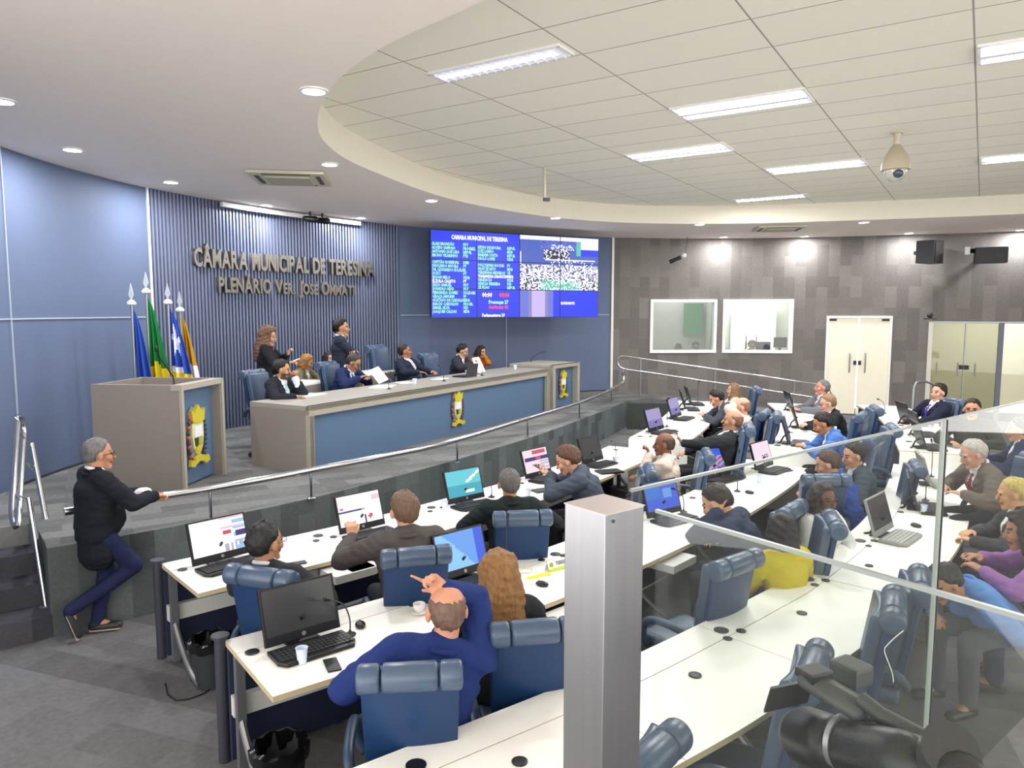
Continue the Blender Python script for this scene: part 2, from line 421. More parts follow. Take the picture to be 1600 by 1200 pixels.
# walkway (ramp) along the back wall, retaining board below it
mb = MB()
N_ = 14; inner = []; outer = []
for i in range(N_ + 1):
    ss = -.2 + (s_at(WG, SG, 1285) + .2) * i / N_; p = PG_(max(ss, 0)); t = wtan(PG_, max(ss, .05)); n = Vector((t.y, -t.x))
    inner.append(p - n * .05); outer.append(p + n * 1.4)
inner[0] = Vector((2.3, 17.95)); outer[0] = Vector((2.452, 15.7)); outer[1] = Vector((3.05, 16.45))
zr = [.75 - (.75 - .2) * max(0, i - 1) / (N_ - 1) for i in range(N_ + 1)]
V = []; F = []
for i in range(N_ + 1): V += [(inner[i].x, inner[i].y, zr[i]), (outer[i].x, outer[i].y, zr[i]), (outer[i].x, outer[i].y, 0), (inner[i].x, inner[i].y, 0)]
for i in range(N_):
    for k in range(4): F.append((4 * i + k, 4 * i + (k + 1) % 4, 4 * i + 4 + (k + 1) % 4, 4 * i + 4 + k))
F += [(0, 1, 2, 3), tuple(4 * N_ + k for k in (3, 2, 1, 0))]
mb.add(V, F); struct(mb.build('floor_ramp', M_dais))
p0 = Vector((2.56, 15.5)); p1 = Vector((3.7, 16.0))
b = MB(); b.box((3.1, 15.35, .38), (1.35, .03, .74), R(-6)); o = b.build('side_board', mat('dark_board', '3a423f', .7))
tag(o, 'dark grey-green board below the ramp at the end of the stage', 'panel')
t = MB().tube([(2.72, 15.28, .06), (2.72, 15.28, .3), (3.0, 15.25, .3), (3.0, 15.25, .06)], .012)
o = t.build('stage_hoop', M_chrome, None, True); tag(o, 'small chrome hoop standing on the floor before the dark board', 'hoop')

# ------------------------------------------------------------------ ceilings
def catclosed(P, step=.15):
    P = [Vector(p) for p in P]; n = len(P); out = []
    for i in range(n):
        a, b, c, d = P[i - 1], P[i], P[(i + 1) % n], P[(i + 2) % n]; m = max(2, int((c - b).length / step))
        for k in range(m):
            t = k / m; out.append(.5 * ((2 * b) + (c - a) * t + (2 * a - 5 * b + 4 * c - d) * t * t + (3 * b - a - 3 * c + d) * t ** 3))
    return out
RIM = catclosed([(1.2, 2.9), (-.1, 4.3), (-.9, 5.15), (-1.42, 6.0), (-1.78, 6.95), (-1.95, 7.95), (-1.82, 9.2), (-1.05, 11.6), (.1, 13.35), (1.4, 14.5), (3.0, 15.05), (4.8, 15.0), (6.5, 14.55), (8.0, 14.05), (9.5, 13.4), (11.2, 12.0), (12.2, 9.5), (11.6, 6.5), (9.4, 4.0), (6, 2.2), (3.2, 2.0)])
n = len(RIM)
import bmesh
bm = bmesh.new()
outer_ = [(-8, -1.6), (17, -1.6), (17, 20), (-8, 20)]
vo = [bm.verts.new((x, y, CZ_)) for x, y in outer_]; vi = [bm.verts.new((p.x, p.y, CZ_)) for p in RIM]
ed = [bm.edges.new((vo[i], vo[(i + 1) % 4])) for i in range(4)] + [bm.edges.new((vi[i], vi[(i + 1) % n])) for i in range(n)]
bmesh.ops.triangle_fill(bm, use_beauty=True, use_dissolve=False, edges=ed)
me = bpy.data.meshes.new('ceiling_ring'); bm.to_mesh(me); bm.free(); me.materials.append(M_ring)
o = link('ceiling_ring', me); struct(o)
V = [(p.x, p.y, z) for p in RIM for z in (CZ_, TZ + .02)]
me = bpy.data.meshes.new('ceiling_fascia'); me.from_pydata(V, [], [(2 * i, 2 * i + 1, 2 * ((i + 1) % n) + 1, 2 * ((i + 1) % n)) for i in range(n)])
me.materials.append(M_fascia); struct(link('ceiling_fascia', me))
# tiled upper ceiling, laid out in its own frame so the grid follows the mesh's object space
GA = R(-32.5); org = Vector((2.43, 6.66))
me = MB().box((2.2, 1.2, .02), (26, 24, .04)).mesh('ceiling_tiles', [M_tile])
o = link('ceiling_tiles', me); o.location = (org.x, org.y, TZ); o.rotation_euler = (0, 0, GA); struct(o)

# fixtures in the tile grid: local frame u along the tubes, v across
LU = Vector((math.cos(GA), math.sin(GA))); LV = Vector((-math.sin(GA), math.cos(GA)))
M_lampglow = mat('tube_glow', 'f6f6ff', emit=9); M_refl = mat('louvre_silver', 'f0f0fa', .5); M_tubedim = mat('tube_dim', 'dcdcff', emit=2.0)
def fixture(center, wd, power, label, louvre):
    t = thing('ceiling_light', label, 'ceiling light', (center[0], center[1], TZ), GA, 'fluorescent fixtures in the tiled ceiling')
    f = MB()
    for s_ in (-1, 1): f.box((0, s_ * wd / 2, -.006), (1.33, .025, .03)); f.box((s_ * .655, 0, -.006), (.025, wd, .03))
    f.build('frame', M_white, t)
    MB().box((0, 0, -.002), (1.3, wd - .02, .012)).build('reflector', M_refl, t)
    ys = (-wd * .25, wd * .25) if wd > .3 else (0,)
    for y in ys: MB().cyl((-.6, y, -.022), (.6, y, -.022), .016).build('tube', M_lampglow if power > 10 else M_tubedim, t, True)
    lv = MB()
    nn = 15 if louvre else 0
    for k in range(nn):
        x = -.6 + 1.2 * k / (nn - 1)
        lv.box((x, 0, -.022), (.006, wd - .03, .03))
    if wd > .3: lv.box((0, 0, -.022), (1.29, .07, .03))
    lv.build('louvre', M_refl, t)
    ld = bpy.data.lights.new('tube_light', 'AREA'); ld.shape = 'RECTANGLE'; ld.size = 1.2; ld.size_y = max(.12, wd - .1); ld.energy = power; ld.color = (1, .985, .96)
    lo = bpy.data.objects.new('tube_light', ld); COL.objects.link(lo); lo.parent = t; lo.location = (0, 0, -.05)
    return t
def mid(a, b, k=0): p = (at(*a, TZ) + at(*b, TZ)) / 2; return (p.x, p.y)
F1 = mid((667, 112), (897, 82)); c2 = mid((1048, 170), (1272, 155)); c3 = mid((975, 240), (1147, 234)); c4 = mid((1195, 263), (1355, 256))
fixture((F1[0], F1[1] + .02), .25, 9, 'dimmer narrow louvred light nearest the top left of the tiled ceiling', True)
fixture(c2, .5, TUBE_W, 'bright twin-tube ceiling light in the centre, widest fully visible one', False)
fixture(c3, .5, TUBE_W, 'twin-tube ceiling light left of centre, third row back above the video screen side', False)
fixture(c4, .5, TUBE_W, 'twin-tube ceiling light left of the hanging dome camera', False)
fixture(mid((1147, 311), (1262, 306)), .3, TUBE_W * .5, 'farthest thin ceiling light showing only a dotted bright line', True)
p = at(1529, 85, TZ); fixture((p.x + LU.x * .66, p.y + LU.y * .66), .5, TUBE_W, 'large twin-tube ceiling light cut off by the upper right edge', False)
p = at(1532, 250, TZ); fixture((p.x + LU.x * .66, p.y + LU.y * .66), .5, TUBE_W, 'twin-tube ceiling light right of the dome camera, cut off at the right edge', False)

M_led = mat('downlight_lens', 'ffffff', emit=22)
dl = [((2, 157), 'round downlight at the far left edge of the ceiling'), ((113, 233), 'round downlight above the plain blue wall, left of the slats'), ((490, 141), 'round downlight nearest the camera beside the curved ceiling step'),
      ((267, 284), 'round downlight over the left end of the slatted wall'), ((515, 256), 'round downlight next to the air conditioner cassette on the left'), ((416, 320), 'round downlight right above the metal wall lettering'),
      ((563, 340), 'round downlight over the right end of the slatted wall'), ((674, 313), 'round downlight in front of the left top corner of the video wall'), ((868, 340), 'round downlight in front of the right half of the video wall'),
      ((1093, 350), 'round downlight below the ceiling step left of the far air conditioner'), ((1131, 370), 'round downlight close to the wall above the left interpreter window'), ((1257, 369), 'round downlight close to the wall between right window and white door'),
      ((1350, 347), 'round downlight below the ceiling step right of the far air conditioner'), ((1420, 364), 'round downlight close to the wall left of the black speaker'), ((1595, 359), 'round downlight at the right edge over the glass booth')]
for (u, v), lab in dl:
    p = at(u, v, CZ_); t = thing('downlight', lab, 'downlight', (p.x, p.y, CZ_), 0, 'round downlights in the lower ceiling ring')
    MB().lathe([(.085, 0), (.115, 0), (.118, -.012), (.09, -.016), (.085, -.004)], n=24).build('trim_ring', M_white, t, True)
    MB().lathe([(.0, -.006), (.088, -.006), (.088, -.010), (.0, -.010)], n=24).build('lens', M_led, t, True)
    ld = bpy.data.lights.new('spot_glow', 'AREA'); ld.shape = 'DISK'; ld.size = .17; ld.energy = SPOT_W; ld.color = (.97, .98, 1)
    lo = bpy.data.objects.new('spot_glow', ld); COL.objects.link(lo); lo.parent = t; lo.location = (0, 0, -.02)

# air conditioner cassettes
M_ac = mat('cassette_plastic', 'c9c3ae', .55); M_slot = mat('slot_dark', '5b554c', .8)
def cassette(c, rz, label, s=1):
    t = thing('air_conditioner', label, 'air conditioner', (c[0], c[1], CZ_ - .004), rz, 'ceiling air conditioner cassettes')
    MB().box((0, 0, -.02), (.95 * s, .95 * s, .04)).build('housing', M_ac, t, bevel=.012)
    MB().box((0, 0, -.052), (.56 * s, .56 * s, .024)).build('grille', mat('cassette_grille', 'b3ad98', .6), t, bevel=.006)
    for k in range(4):
        a = k * math.pi / 2; MB().box((math.cos(a) * .38 * s, math.sin(a) * .38 * s, -.041), (.06, .6 * s, .006), a).build('air_slot', M_slot, t)
cassette((-2.9, 9.85), R(8), 'beige ceiling air conditioner above the metal lettering')
cassette((5.62, 15.75), R(-10), 'small-looking far ceiling air conditioner above the gray wall')
# dome camera
p = at(1402, 207, TZ); t = thing('dome_camera', 'beige dome security camera hanging from the tiled ceiling on the right', 'security camera', (p.x, p.y, TZ), .3)
k = 1.12
MB().lathe([(.03, 0), (.075, 0), (.075, -.012), (.04, -.016), (.035, -.12), (.04, -.15)], n=20).build('mount', mat('cam_beige', 'c9c0ac', .5), t, True)
MB().lathe([(.04, -.14), (.07, -.18), (.12, -.26), (.15, -.34), (.158, -.42), (.16, -.435), (.13, -.44), (0, -.44)], n=28).build('housing', mat('cam_shell', 'ab9f88', .45), t, True)
MB().lathe([(.125, -.44), (.128, -.46), (.11, -.51), (.07, -.55), (.0, -.565)], n=24).build('dome', mat('cam_dome', 'b6b5a8', .15), t, True)
MB().ell((-.03, -.07, -.48), (.07, .06, .06)).build('lens', mat('cam_lens', '3b4a58', .1), t, True)
# small microphone rod hanging from the ceiling
p = at(851, 262, TZ); t = thing('ceiling_rod_camera', 'thin pale rod hanging from the tiled ceiling above the video wall', 'camera', (p.x, p.y, TZ))
MB().cyl((0, 0, 0), (0, 0, -.45), .022).build('rod', mat('rod_pale', 'c5beb0', .5), t, True)
MB().box((.03, 0, -.46), (.1, .05, .05), .3).build('camera_head', M_dkgrey, t, bevel=.008)

# ------------------------------------------------------------------ windows, doors, glass booth
def rectframe(name, pt, a, b, z0, z1, fw, dep, m, kind=True, off=.03):
    pa = pt(a); pb = pt(b); t = (pb - pa).normalized(); n = Vector((t.y, -t.x)); L = (pb - pa).length; c = (pa + pb) / 2 + n * (off - dep / 2)
    r = math.atan2(t.y, t.x); mb = MB()
    for sx in (-1, 1):
        q = c + t * sx * (L / 2); mb.box((q.x, q.y, (z0 + z1) / 2), (fw, dep, z1 - z0 + fw), r)
    for z in (z0, z1): mb.box((c.x, c.y, z), (L - fw, dep, fw), r)
    return mb, c, t, n, L, r
for k, (a, b) in enumerate(((w1a, w1b), (w2a, w2b))):
    mb, c, t, n, L, r = rectframe('w', PG_, a, b, *W1Z, .07, .16, M_white)
    e = bpy.data.objects.new('window_%d' % (k + 1), None); COL.objects.link(e); struct(e)
    f = mb.build('window_frame', M_white, e)
    g = MB().box((c.x - n.x * .03, c.y - n.y * .03, sum(W1Z) / 2), (L - .06, .012, W1Z[1] - W1Z[0] - .06), r).build('window_pane', M_winglass, e)
# rooms behind the windows and the booth
M_room = mat('back_room_wall', 'b9bab2', .8); M_bright = mat('bright_room_panel', 'fbfbf6', .6)
def wpt(s, back): p = PG_(s); t = wtan(PG_, s); n = Vector((t.y, -t.x)); return p - n * back
a0 = wpt(w1a - .5, 1.9); a1 = wpt(w2b + .4, 1.9); b0 = wpt(w1a - .5, .14); b1 = wpt(w2b + .4, .14)
mb = MB()
mb.prism([tuple(a0), tuple(a1), tuple(a1 + Vector((.0, .08))), tuple(a0 + Vector((0, .08)))], .6, 3.6)
mb.prism([tuple(b0), tuple(a0), tuple(a0 + Vector((-.08, 0))), tuple(b0 + Vector((-.08, 0)))], .6, 3.6)
mb.prism([tuple(b1), tuple(a1), tuple(a1 + Vector((.08, 0))), tuple(b1 + Vector((.08, 0)))], .6, 3.6)
m1 = wpt((w1b + w2a) / 2, 1.9); m2 = wpt((w1b + w2a) / 2, .14)
mb.prism([tuple(m1), tuple(m2), tuple(m2 + Vector((.06, 0))), tuple(m1 + Vector((.06, 0)))], .6, 3.6)
struct(mb.build('wall_booth', M_room))
bc = [tuple(wpt(w1a - .5 + (w2b - w1a + .9) * i / 10, .14)) for i in range(11)]
struct(MB().prism(bc + [tuple(a1), tuple(a0)], .5, .6).build('floor_booth', M_dkgrey))
struct(MB().prism(bc + [tuple(a1), tuple(a0)], 3.6, 3.7).build('ceiling_booth', M_ring))
def backrect(u0, u1, v0, v1, back, name, m, D=None):
    sa = s_at(WG, SG, (u0 + u1) / 2); c = wpt(sa, back); t = wtan(PG_, sa)
    D = c.y; wd = (u1 - u0) / 1150 * D / t.x; z1 = atD(u0, v0, D).z; z0 = atD(u0, v1, D).z; x = (u0 + u1) / 2 - 800
    cx = x / 1149 * D
    return MB().box((cx, D, (z0 + z1) / 2), (wd, .03, z1 - z0), math.atan2(t.y, t.x)).build(name, m)
o = backrect(1067, 1098, 474, 524, 1.45, 'green_board', mat('green_panel', '3f8a5c', .6)); tag(o, 'green hanging panel on the wall inside the left window', 'panel')
o = backrect(1142, 1209, 473, 552, 1.5, 'door_1', M_bright); struct(o)
for du in (1165, 1181): struct(backrect(du - 1, du + 1, 524, 545, 1.42, 'door_handle', M_grey))
for i, s_ in enumerate(((w1a + w1b) / 2, (w2a + w2b) / 2)):
    ld = bpy.data.lights.new('booth_light', 'AREA'); ld.size = 1.0; ld.energy = 14 if i == 0 else 60
    lo = bpy.data.objects.new('booth_light', ld); COL.objects.link(lo); q = wpt(s_, 1.0); lo.location = (q.x, q.y, 3.55)
# white double door
mb, c, t, n, L, r = rectframe('d', PG_, da, db, UP - .03, 2.54, .05, .1, M_white)
e = bpy.data.objects.new('door_2', None); COL.objects.link(e); struct(e)
mb.build('door_frame', M_white, e)
for sx in (-1, 1):
    q = c + t * sx * (L / 4) + n * .0
    d = MB().box((q.x, q.y, 1.37), (L / 2 - .03, .03, 2.3), r).build('door_leaf', M_mask, e)
    h = q - t * sx * (L / 4 - .17) + n * .05
    MB().tube([(h.x - n.x * .04, h.y - n.y * .04, 1.22), (h.x, h.y, 1.24), (h.x, h.y, 1.66), (h.x - n.x * .04, h.y - n.y * .04, 1.68)], .016).build('door_handle', M_grey, d, True)
    h = q - t * sx * (L / 4 - .05) + n * .02
    MB().box((h.x, h.y, 1.45), (.07, .02, .1), r).build('door_lock', M_black, d)
    h = q + t * sx * (L / 4 - .12) + n * .02
    MB().box((h.x, h.y, 2.47), (.16, .02, .05), r).build('door_hinge', M_black, d)
# glass entrance booth on the right
pa = PG_(ga); pb = PG_(gb); t = (pb - pa).normalized(); n = Vector((t.y, -t.x)); L = (pb - pa).length; r = math.atan2(t.y, t.x)
e = bpy.data.objects.new('door_3', None); COL.objects.link(e); struct(e)
def along(s, o=0): return pa + t * s + n * o
def sal(u): return s_at(WG, SG, u) - ga
for nm, u, wd, m in (('door_post', 1452, .09, mat('pale_post', 'd2cfc2', .4)), ('door_mullion', 1506, .025, M_grey), ('door_mullion', 1561, .1, mat('grey_frame', '6d7080', .5))):
    q = along(sal(u)); MB().box((q.x, q.y, (UP + 2.42) / 2), (wd, .09, 2.42 - UP), r).build(nm, m, e)
q = along(L / 2); MB().box((q.x, q.y, 2.42), (L, .08, .05), r).build('door_head', M_grey, e)
for u0, u1 in ((1455, 1506), (1506, 1559), (1564, 1638)):
    a, b = sal(u0), sal(u1); q = along((a + b) / 2)
    g = MB().box((q.x, q.y, 1.3), (b - a - .01, .015, 2.2), r).build('door_pane', M_doorglass if u0 < 1560 else M_winglass, e)
    if u0 < 1560:
        for hs in ((b - .12), (a + .12)) if u0 == 1455 else ((a + .22),):
            h = along(hs, .06); MB().tube([(h.x, h.y, 1.2), (h.x, h.y, 1.5)], .015).build('door_handle', M_grey, g, True)
        h = along(b - .05 if u0 == 1455 else a + .05, .03); MB().box((h.x, h.y, 1.4), (.1, .03, .1), r).build('door_lock', M_black, g)
mb = MB(); A = along(-.3, -2.6); B = along(L + 1, -2.6); Cc = along(-.3, -.13); D_ = along(L + 1, -.13)
mb.prism([tuple(A), tuple(B), tuple(B + Vector((0, .1))), tuple(A + Vector((0, .1)))], .1, 3)
mb.prism([tuple(Cc), tuple(A), tuple(A - t.xy * .1), tuple(Cc - t.xy * .1)], .1, 3)
struct(mb.build('wall_lobby', mat('lobby_wall', 'd5d0bf', .7)))
struct(MB().prism([tuple(Cc), tuple(D_), tuple(B), tuple(A)], 0, UP).build('floor_lobby', mat('lobby_floor', 'b8b09a', .4)))
struct(MB().prism([tuple(Cc), tuple(D_), tuple(B), tuple(A)], 3, 3.1).build('ceiling_lobby', M_ring))
for k in (.28, .78):
    ld = bpy.data.lights.new('lobby_light', 'AREA'); ld.size = 1.2; ld.energy = 26; ld.color = (1, .97, .88)
    lo = bpy.data.objects.new('lobby_light', ld); COL.objects.link(lo); q = along(L * k + .4, -1.4); lo.location = (q.x, q.y, 2.95)

# ------------------------------------------------------------------ railings
RZ = 1.045
rp = [at(100, 800, RZ), at(230, 779, RZ), at(360, 758, RZ), at(485, 735, RZ), at(600, 714, RZ - .01), at(697, 692, RZ), at(824, 654, RZ), at(905, 629, RZ), at(955, 608, RZ + .02), at(972, 600, RZ + .05)]
rs = spline([(p.x, p.y) for p in rp], .15)
path = []
for i, p in enumerate(rs):
    z = RZ + max(0, (i - len(rs) * .9)) * .01; path.append((p.x, p.y, z))
e_ = Vector(path[-1]); tt = Vector(((rs[-1] - rs[-3]).normalized().x, (rs[-1] - rs[-3]).normalized().y, 0))
path += [tuple(e_ + tt * .12 + Vector((0, 0, .05))), tuple(e_ + tt * .15 + Vector((0, 0, .16))), tuple(e_ + tt * .05 + Vector((0, 0, .27)))]
t = thing('stage_rail', 'long polished steel rail along the curved front edge of the stage', 'railing')
MB().tube(path, .034, 16).build('top_rail', M_chrome, t, True)
for u, v in ((330, 803), (485, 777), (697, 721), (824, 683), (906, 655), (968, 631)):
    p = at(u, v, .75); i, tg = near(rs, p); q = rs[i]; q = Vector((q.x, q.y, .75)) if (q - p.xy).length < .35 else p
    MB().cyl((q.x, q.y, .75), (q.x, q.y, RZ - .02), .014).build('post', M_chrome, t, True)
    MB().lathe([(.045, 0), (.045, .006), (.02, .012), (.0, .012)], (q.x, q.y, .752)).build('flange', M_chrome, t, True)
def stadium(a, b, c, d, r, n=6):      # two bars a-b (upper) and d-c (lower) joined by round ends
    a, b, c, d = map(Vector, (a, b, c, d)); P = [a, b]
    def arc(p, q, out):
        m = (p + q) / 2; h = (q - p) / 2; o = out * h.length; return [m - h * math.cos(x) + o * math.sin(x) for x in [math.pi * k / n for k in range(1, n)]]
    P += arc(b, c, (b - a).normalized()) + [c, d] + arc(d, a, (a - b).normalized()); return P
# ramp rail by the gray wall
t = thing('ramp_rail', 'double bar steel handrail sloping along the ramp by the gray wall', 'railing')
A = atD(975, 556, 16.85); B = atD(1288, 602, 16.1)
up = [A, atD(1117, 576, 16.6), atD(1241, 592.5, 16.3), B]
dr = Vector((0, 0, -.30))
P = stadium(A, B, B + dr, A + dr, .02)
MB().tube(P, .021, 10, closed=True).build('rail', M_chrome, t, True)
for (u, v, D, zf) in ((1001, 560, 16.8, .75), (1117, 577, 16.6, .57), (1241, 593, 16.3, .38)):
    q = atD(u, v, D); MB().cyl((q.x, q.y, zf), (q.x, q.y, q.z), .022).build('post', M_grey, t, True)
# small rail in front of the glass booth
t = thing('booth_rail', 'bent steel grab rail standing in front of the glass booth', 'railing')
q = [at(1427, 650, UP), atD(1428, 600, 0)] if False else None
P = [atD(1424, 642, 14.6), atD(1428, 604, 14.6), atD(1432, 598, 14.6), atD(1446, 596, 14.7), atD(1458, 601, 14.8)]
P[0].z = UP; P += [Vector((P[-1].x + .12, P[-1].y, UP))]
MB().tube(P, .024, 10).build('rail', M_grey, t, True)
# stair handrail
t = thing('stair_rail', 'looped chrome handrail beside the steps at the far left', 'railing')
A = at(27, 660, 1.68); B = at(19, 792, 1.02); dr = Vector((.1, 0, -.12))
A2 = at(37, 678, 1.55); B2 = at(28, 815, .92)
MB().tube(stadium(A, B, B2, A2, .02), .027, 12, closed=True).build('rail', M_chrome, t, True)
f1 = at(72, 947, .1875); t1 = atD(45, 777, f1.y + .12); f2 = at(78, 842, .5625); t2 = atD(49, 692, f2.y + .1)
for f_, t_, br in ((f1, t1, B), (f2, t2, A)):
    po = MB().cyl(f_, t_, .025).build('post', M_chrome, t, True)
    MB().lathe([(.05, 0), (.05, .006), (.0, .008)], (f_.x, f_.y, f_.z)).build('flange', M_grey, t, True)
MB().cyl(t1 + Vector((0, 0, -.02)), B + (A - B) * .15, .009).build('bracket', M_chrome, t)
MB().cyl(t2 + Vector((0, 0, -.05)), A + (B - A) * .08, .009).build('bracket', M_chrome, t)
MB().cyl(t2 + Vector((0, 0, -.25)), A2 + (B2 - A2) * .3, .009).build('bracket', M_chrome, t)

# ------------------------------------------------------------------ crest, tribune and lecterns
def crest(parent, c, rz, s):             # local x to the right, z up, faces -y before rotation
    M = Matrix.Translation(Vector(c)) @ Matrix.Rotation(rz, 4, 'Z') @ Matrix.Scale(s, 4)
    def pl(pts, y0, y1, name, m, par):
        o = MB().plate([M @ Vector((x, -y0, z)) for x, z in pts], (M.to_3x3() @ Vector((0, -1, 0))).normalized(), (y1 - y0) * s, 0).build(name, m, par); return o
    root = pl([(-.2, .33), (-.1, .44), (0, .38), (.12, .42), (.2, .33), (.25, .1), (.22, -.15), (.1, -.32), (0, -.36), (-.12, -.32), (-.24, -.15), (-.26, .1)], 0, .02, 'crest', M_crestsilver, parent)
    for sx, mi in ((-1, 0), (1, 1)):
        b = MB()
        for k in range(9):
            a = -.3 + k * .07; x = sx * (.17 + .07 * math.sin((k + 1) / 10 * math.pi))
            b.ell(M @ Vector((x, -.03, a)), (.035 * s, .03 * s, .04 * s), 8, 6, mi if k % 2 == 0 or sx > 0 else 2)
        b.build('crest_branch', [M_red, mat('crest_darkleaf', '3d4f5c', .6), M_green], root, True)
    pl([(-.16, .2), (-.19, .38), (-.1, .33), (0, .45), (.1, .33), (.19, .38), (.16, .2), (0, .17)], .02, .07, 'crest_crown', M_gold, root)
    sh = pl([(-.155, .18), (0, .21), (.155, .18), (.16, -.02), (.11, -.2), (0, -.33), (-.11, -.2), (-.16, -.02)], .02, .05, 'crest_shield', mat('shield_cream', 'd9d79c', .4), root)
    pl([(-.1, .13), (.1, .13), (.11, -.03), (-.11, -.03)], .05, .06, 'shield_field', mat('shield_white', 'e8e8f2', .5), sh)
    pl([(-.11, -.04), (-.01, -.04), (-.01, -.2), (-.09, -.16)], .05, .06, 'shield_field', mat('shield_dark', '3c3e2c', .5), sh)
    pl([(.0, -.04), (.11, -.04), (.09, -.16), (.0, -.2)], .05, .06, 'shield_field', mat('shield_olive', 'b0a93f', .5), sh)
    pl([(-.1, -.19), (0, -.15), (.1, -.19), (0, -.3)], .05, .062, 'shield_field', M_gold, sh)
    pl([(-.28, -.43), (-.24, -.34), (-.13, -.37), (-.13, -.33), (0, -.29), (.13, -.33), (.13, -.37), (.24, -.34), (.28, -.43), (.15, -.46), (.13, -.43), (0, -.39), (-.13, -.43), (-.15, -.46)], .03, .075, 'crest_ribbon', M_gold, root)
    return root
def oriented(F, Rr):                     # frame from front-left F to front-right Rr in plan
    t = (Rr - F).normalized(); return t, Vector((-t.y, t.x)), math.atan2(t.y, t.x)
# tribune (long presiding counter)
F = Vector((-2.48, 8.66)); E_ = Vector((.66, 14.28)); tx, ty, ra = oriented(F, E_); L = (E_ - F).length
def P3(x, y, z): q = F + tx * x + ty * y; return (q.x, q.y, z)
t = thing('presiding_counter', 'long taupe and blue counter on the stage where officials sit', 'counter')
MB().box(P3(L / 2, .40, 1.53), (L, 1.0, .06), ra).build('counter_top', mat('counter_top', '9c978c', .45, var=.08, vscale=4), t, bevel=.004)
MB().box(P3(.04, .40, 1.125), (.08, 1.0, .75), ra).build('end_panel', M_taupe, t)
MB().box(P3(L - .06, .40, 1.125), (.12, 1.0, .75), ra).build('end_panel', M_taupe, t)
MB().box(P3(L / 2, -.07, 1.5), (L, .06, .12), ra).build('front_fascia', M_taupe2, t)
MB().box(P3(.03, -.07, 1.1), (.07, .06, .7), ra).build('front_stile', M_taupe2, t)
MB().box(P3(L - .07, -.07, 1.1), (.14, .06, .7), ra).build('front_stile', M_taupe2, t)
fp = MB().box(P3(L / 2, .0, 1.1), (L - .1, .04, .7), ra).build('front_panel', M_bluep, t)
p = at(713, 640, 1.12)
xx = (at(713, 668, .95).xy - F).dot(tx)
crest(t, P3(L * .505, -.03, 1.17), ra, .62)
# right lectern at the far end of the counter
F2 = Vector((.72, 14.36)); E2 = Vector((1.33, 15.35)); tx2, ty2, ra2 = oriented(F2, E2); L2 = (E2 - F2).length
def P4(x, y, z): q = F2 + tx2 * x + ty2 * y; return (q.x, q.y, z)
t = thing('speaker_lectern', 'far taupe lectern with a crest at the right end of the long counter', 'lectern')
MB().box(P4(L2 / 2, .4, 1.6), (L2, 1.0, .05), ra2).build('top', M_taupe2, t)
for x in (.05, L2 - .05): MB().box(P4(x, .4, 1.16), (.1, 1.0, .82), ra2).build('side_panel', M_taupe2, t)
MB().box(P4(L2 / 2, -.06, 1.59), (L2, .08, .07), ra2).build('front_fascia', M_taupe2, t)
MB().box(P4(L2 / 2, .04, 1.16), (L2 - .16, .04, .8), ra2).build('front_panel', M_bluep, t)
crest(t, P4(L2 / 2, .0, 1.22), ra2, .62)
MB().tube([P4(.5, .7, 1.63), P4(.5, .68, 1.7), P4(.62, .6, 1.8), P4(.75, .5, 1.84)], .008).build('microphone', M_black, t, True)
# left lectern
F3 = Vector((-3.51, 7.72)); E3 = Vector((-3.42, 8.62)); tx3, ty3, ra3 = oriented(F3, E3); L3 = (E3 - F3).length
def P5(x, y, z): q = F3 + tx3 * x + ty3 * y; return (q.x, q.y, z)
t = thing('speaker_lectern', 'large taupe lectern at the left of the stage behind the standing man', 'lectern')
MB().box(P5(.03, .5, 1.325), (.05, 1.0, 1.15), ra3).build('side_panel', M_taupe, t)
MB().box(P5(L3 - .03, .5, 1.325), (.05, 1.0, 1.15), ra3).build('side_panel', M_taupe, t)
MB().box(P5(L3 / 2, .04, 1.87), (L3, .12, .06), ra3).build('front_fascia', M_taupe2, t)
for x in (.02, L3 - .02): MB().box(P5(x, -.01, 1.325), (.045, .03, 1.15), ra3).build('front_stile', M_taupe2, t)
MB().box(P5(L3 / 2, .12, 1.32), (L3 - .1, .03, 1.1), ra3).build('front_panel', M_bluep, t)
MB().box(P5(L3 / 2, .96, 1.325), (L3 - .1, .04, 1.15), ra3).build('back_panel', M_taupe, t)
MB().box(P5(L3 / 2, .55, 1.68), (L3 - .1, .85, .03), ra3).build('reading_shelf', M_taupe, t)
crest(t, P5(L3 * .50, .10, 1.30), ra3, .76)
g = MB().tube([P5(.55, .35, 1.695), P5(.5, .36, 1.95), P5(.35, .40, 2.15), P5(.3, .42, 2.25)], .007, 8).build('microphone_stem', M_black, t, True)
MB().ell(P5(.3, .42, 2.27), (.018, .018, .035)).build('microphone_head', M_black, g, True)

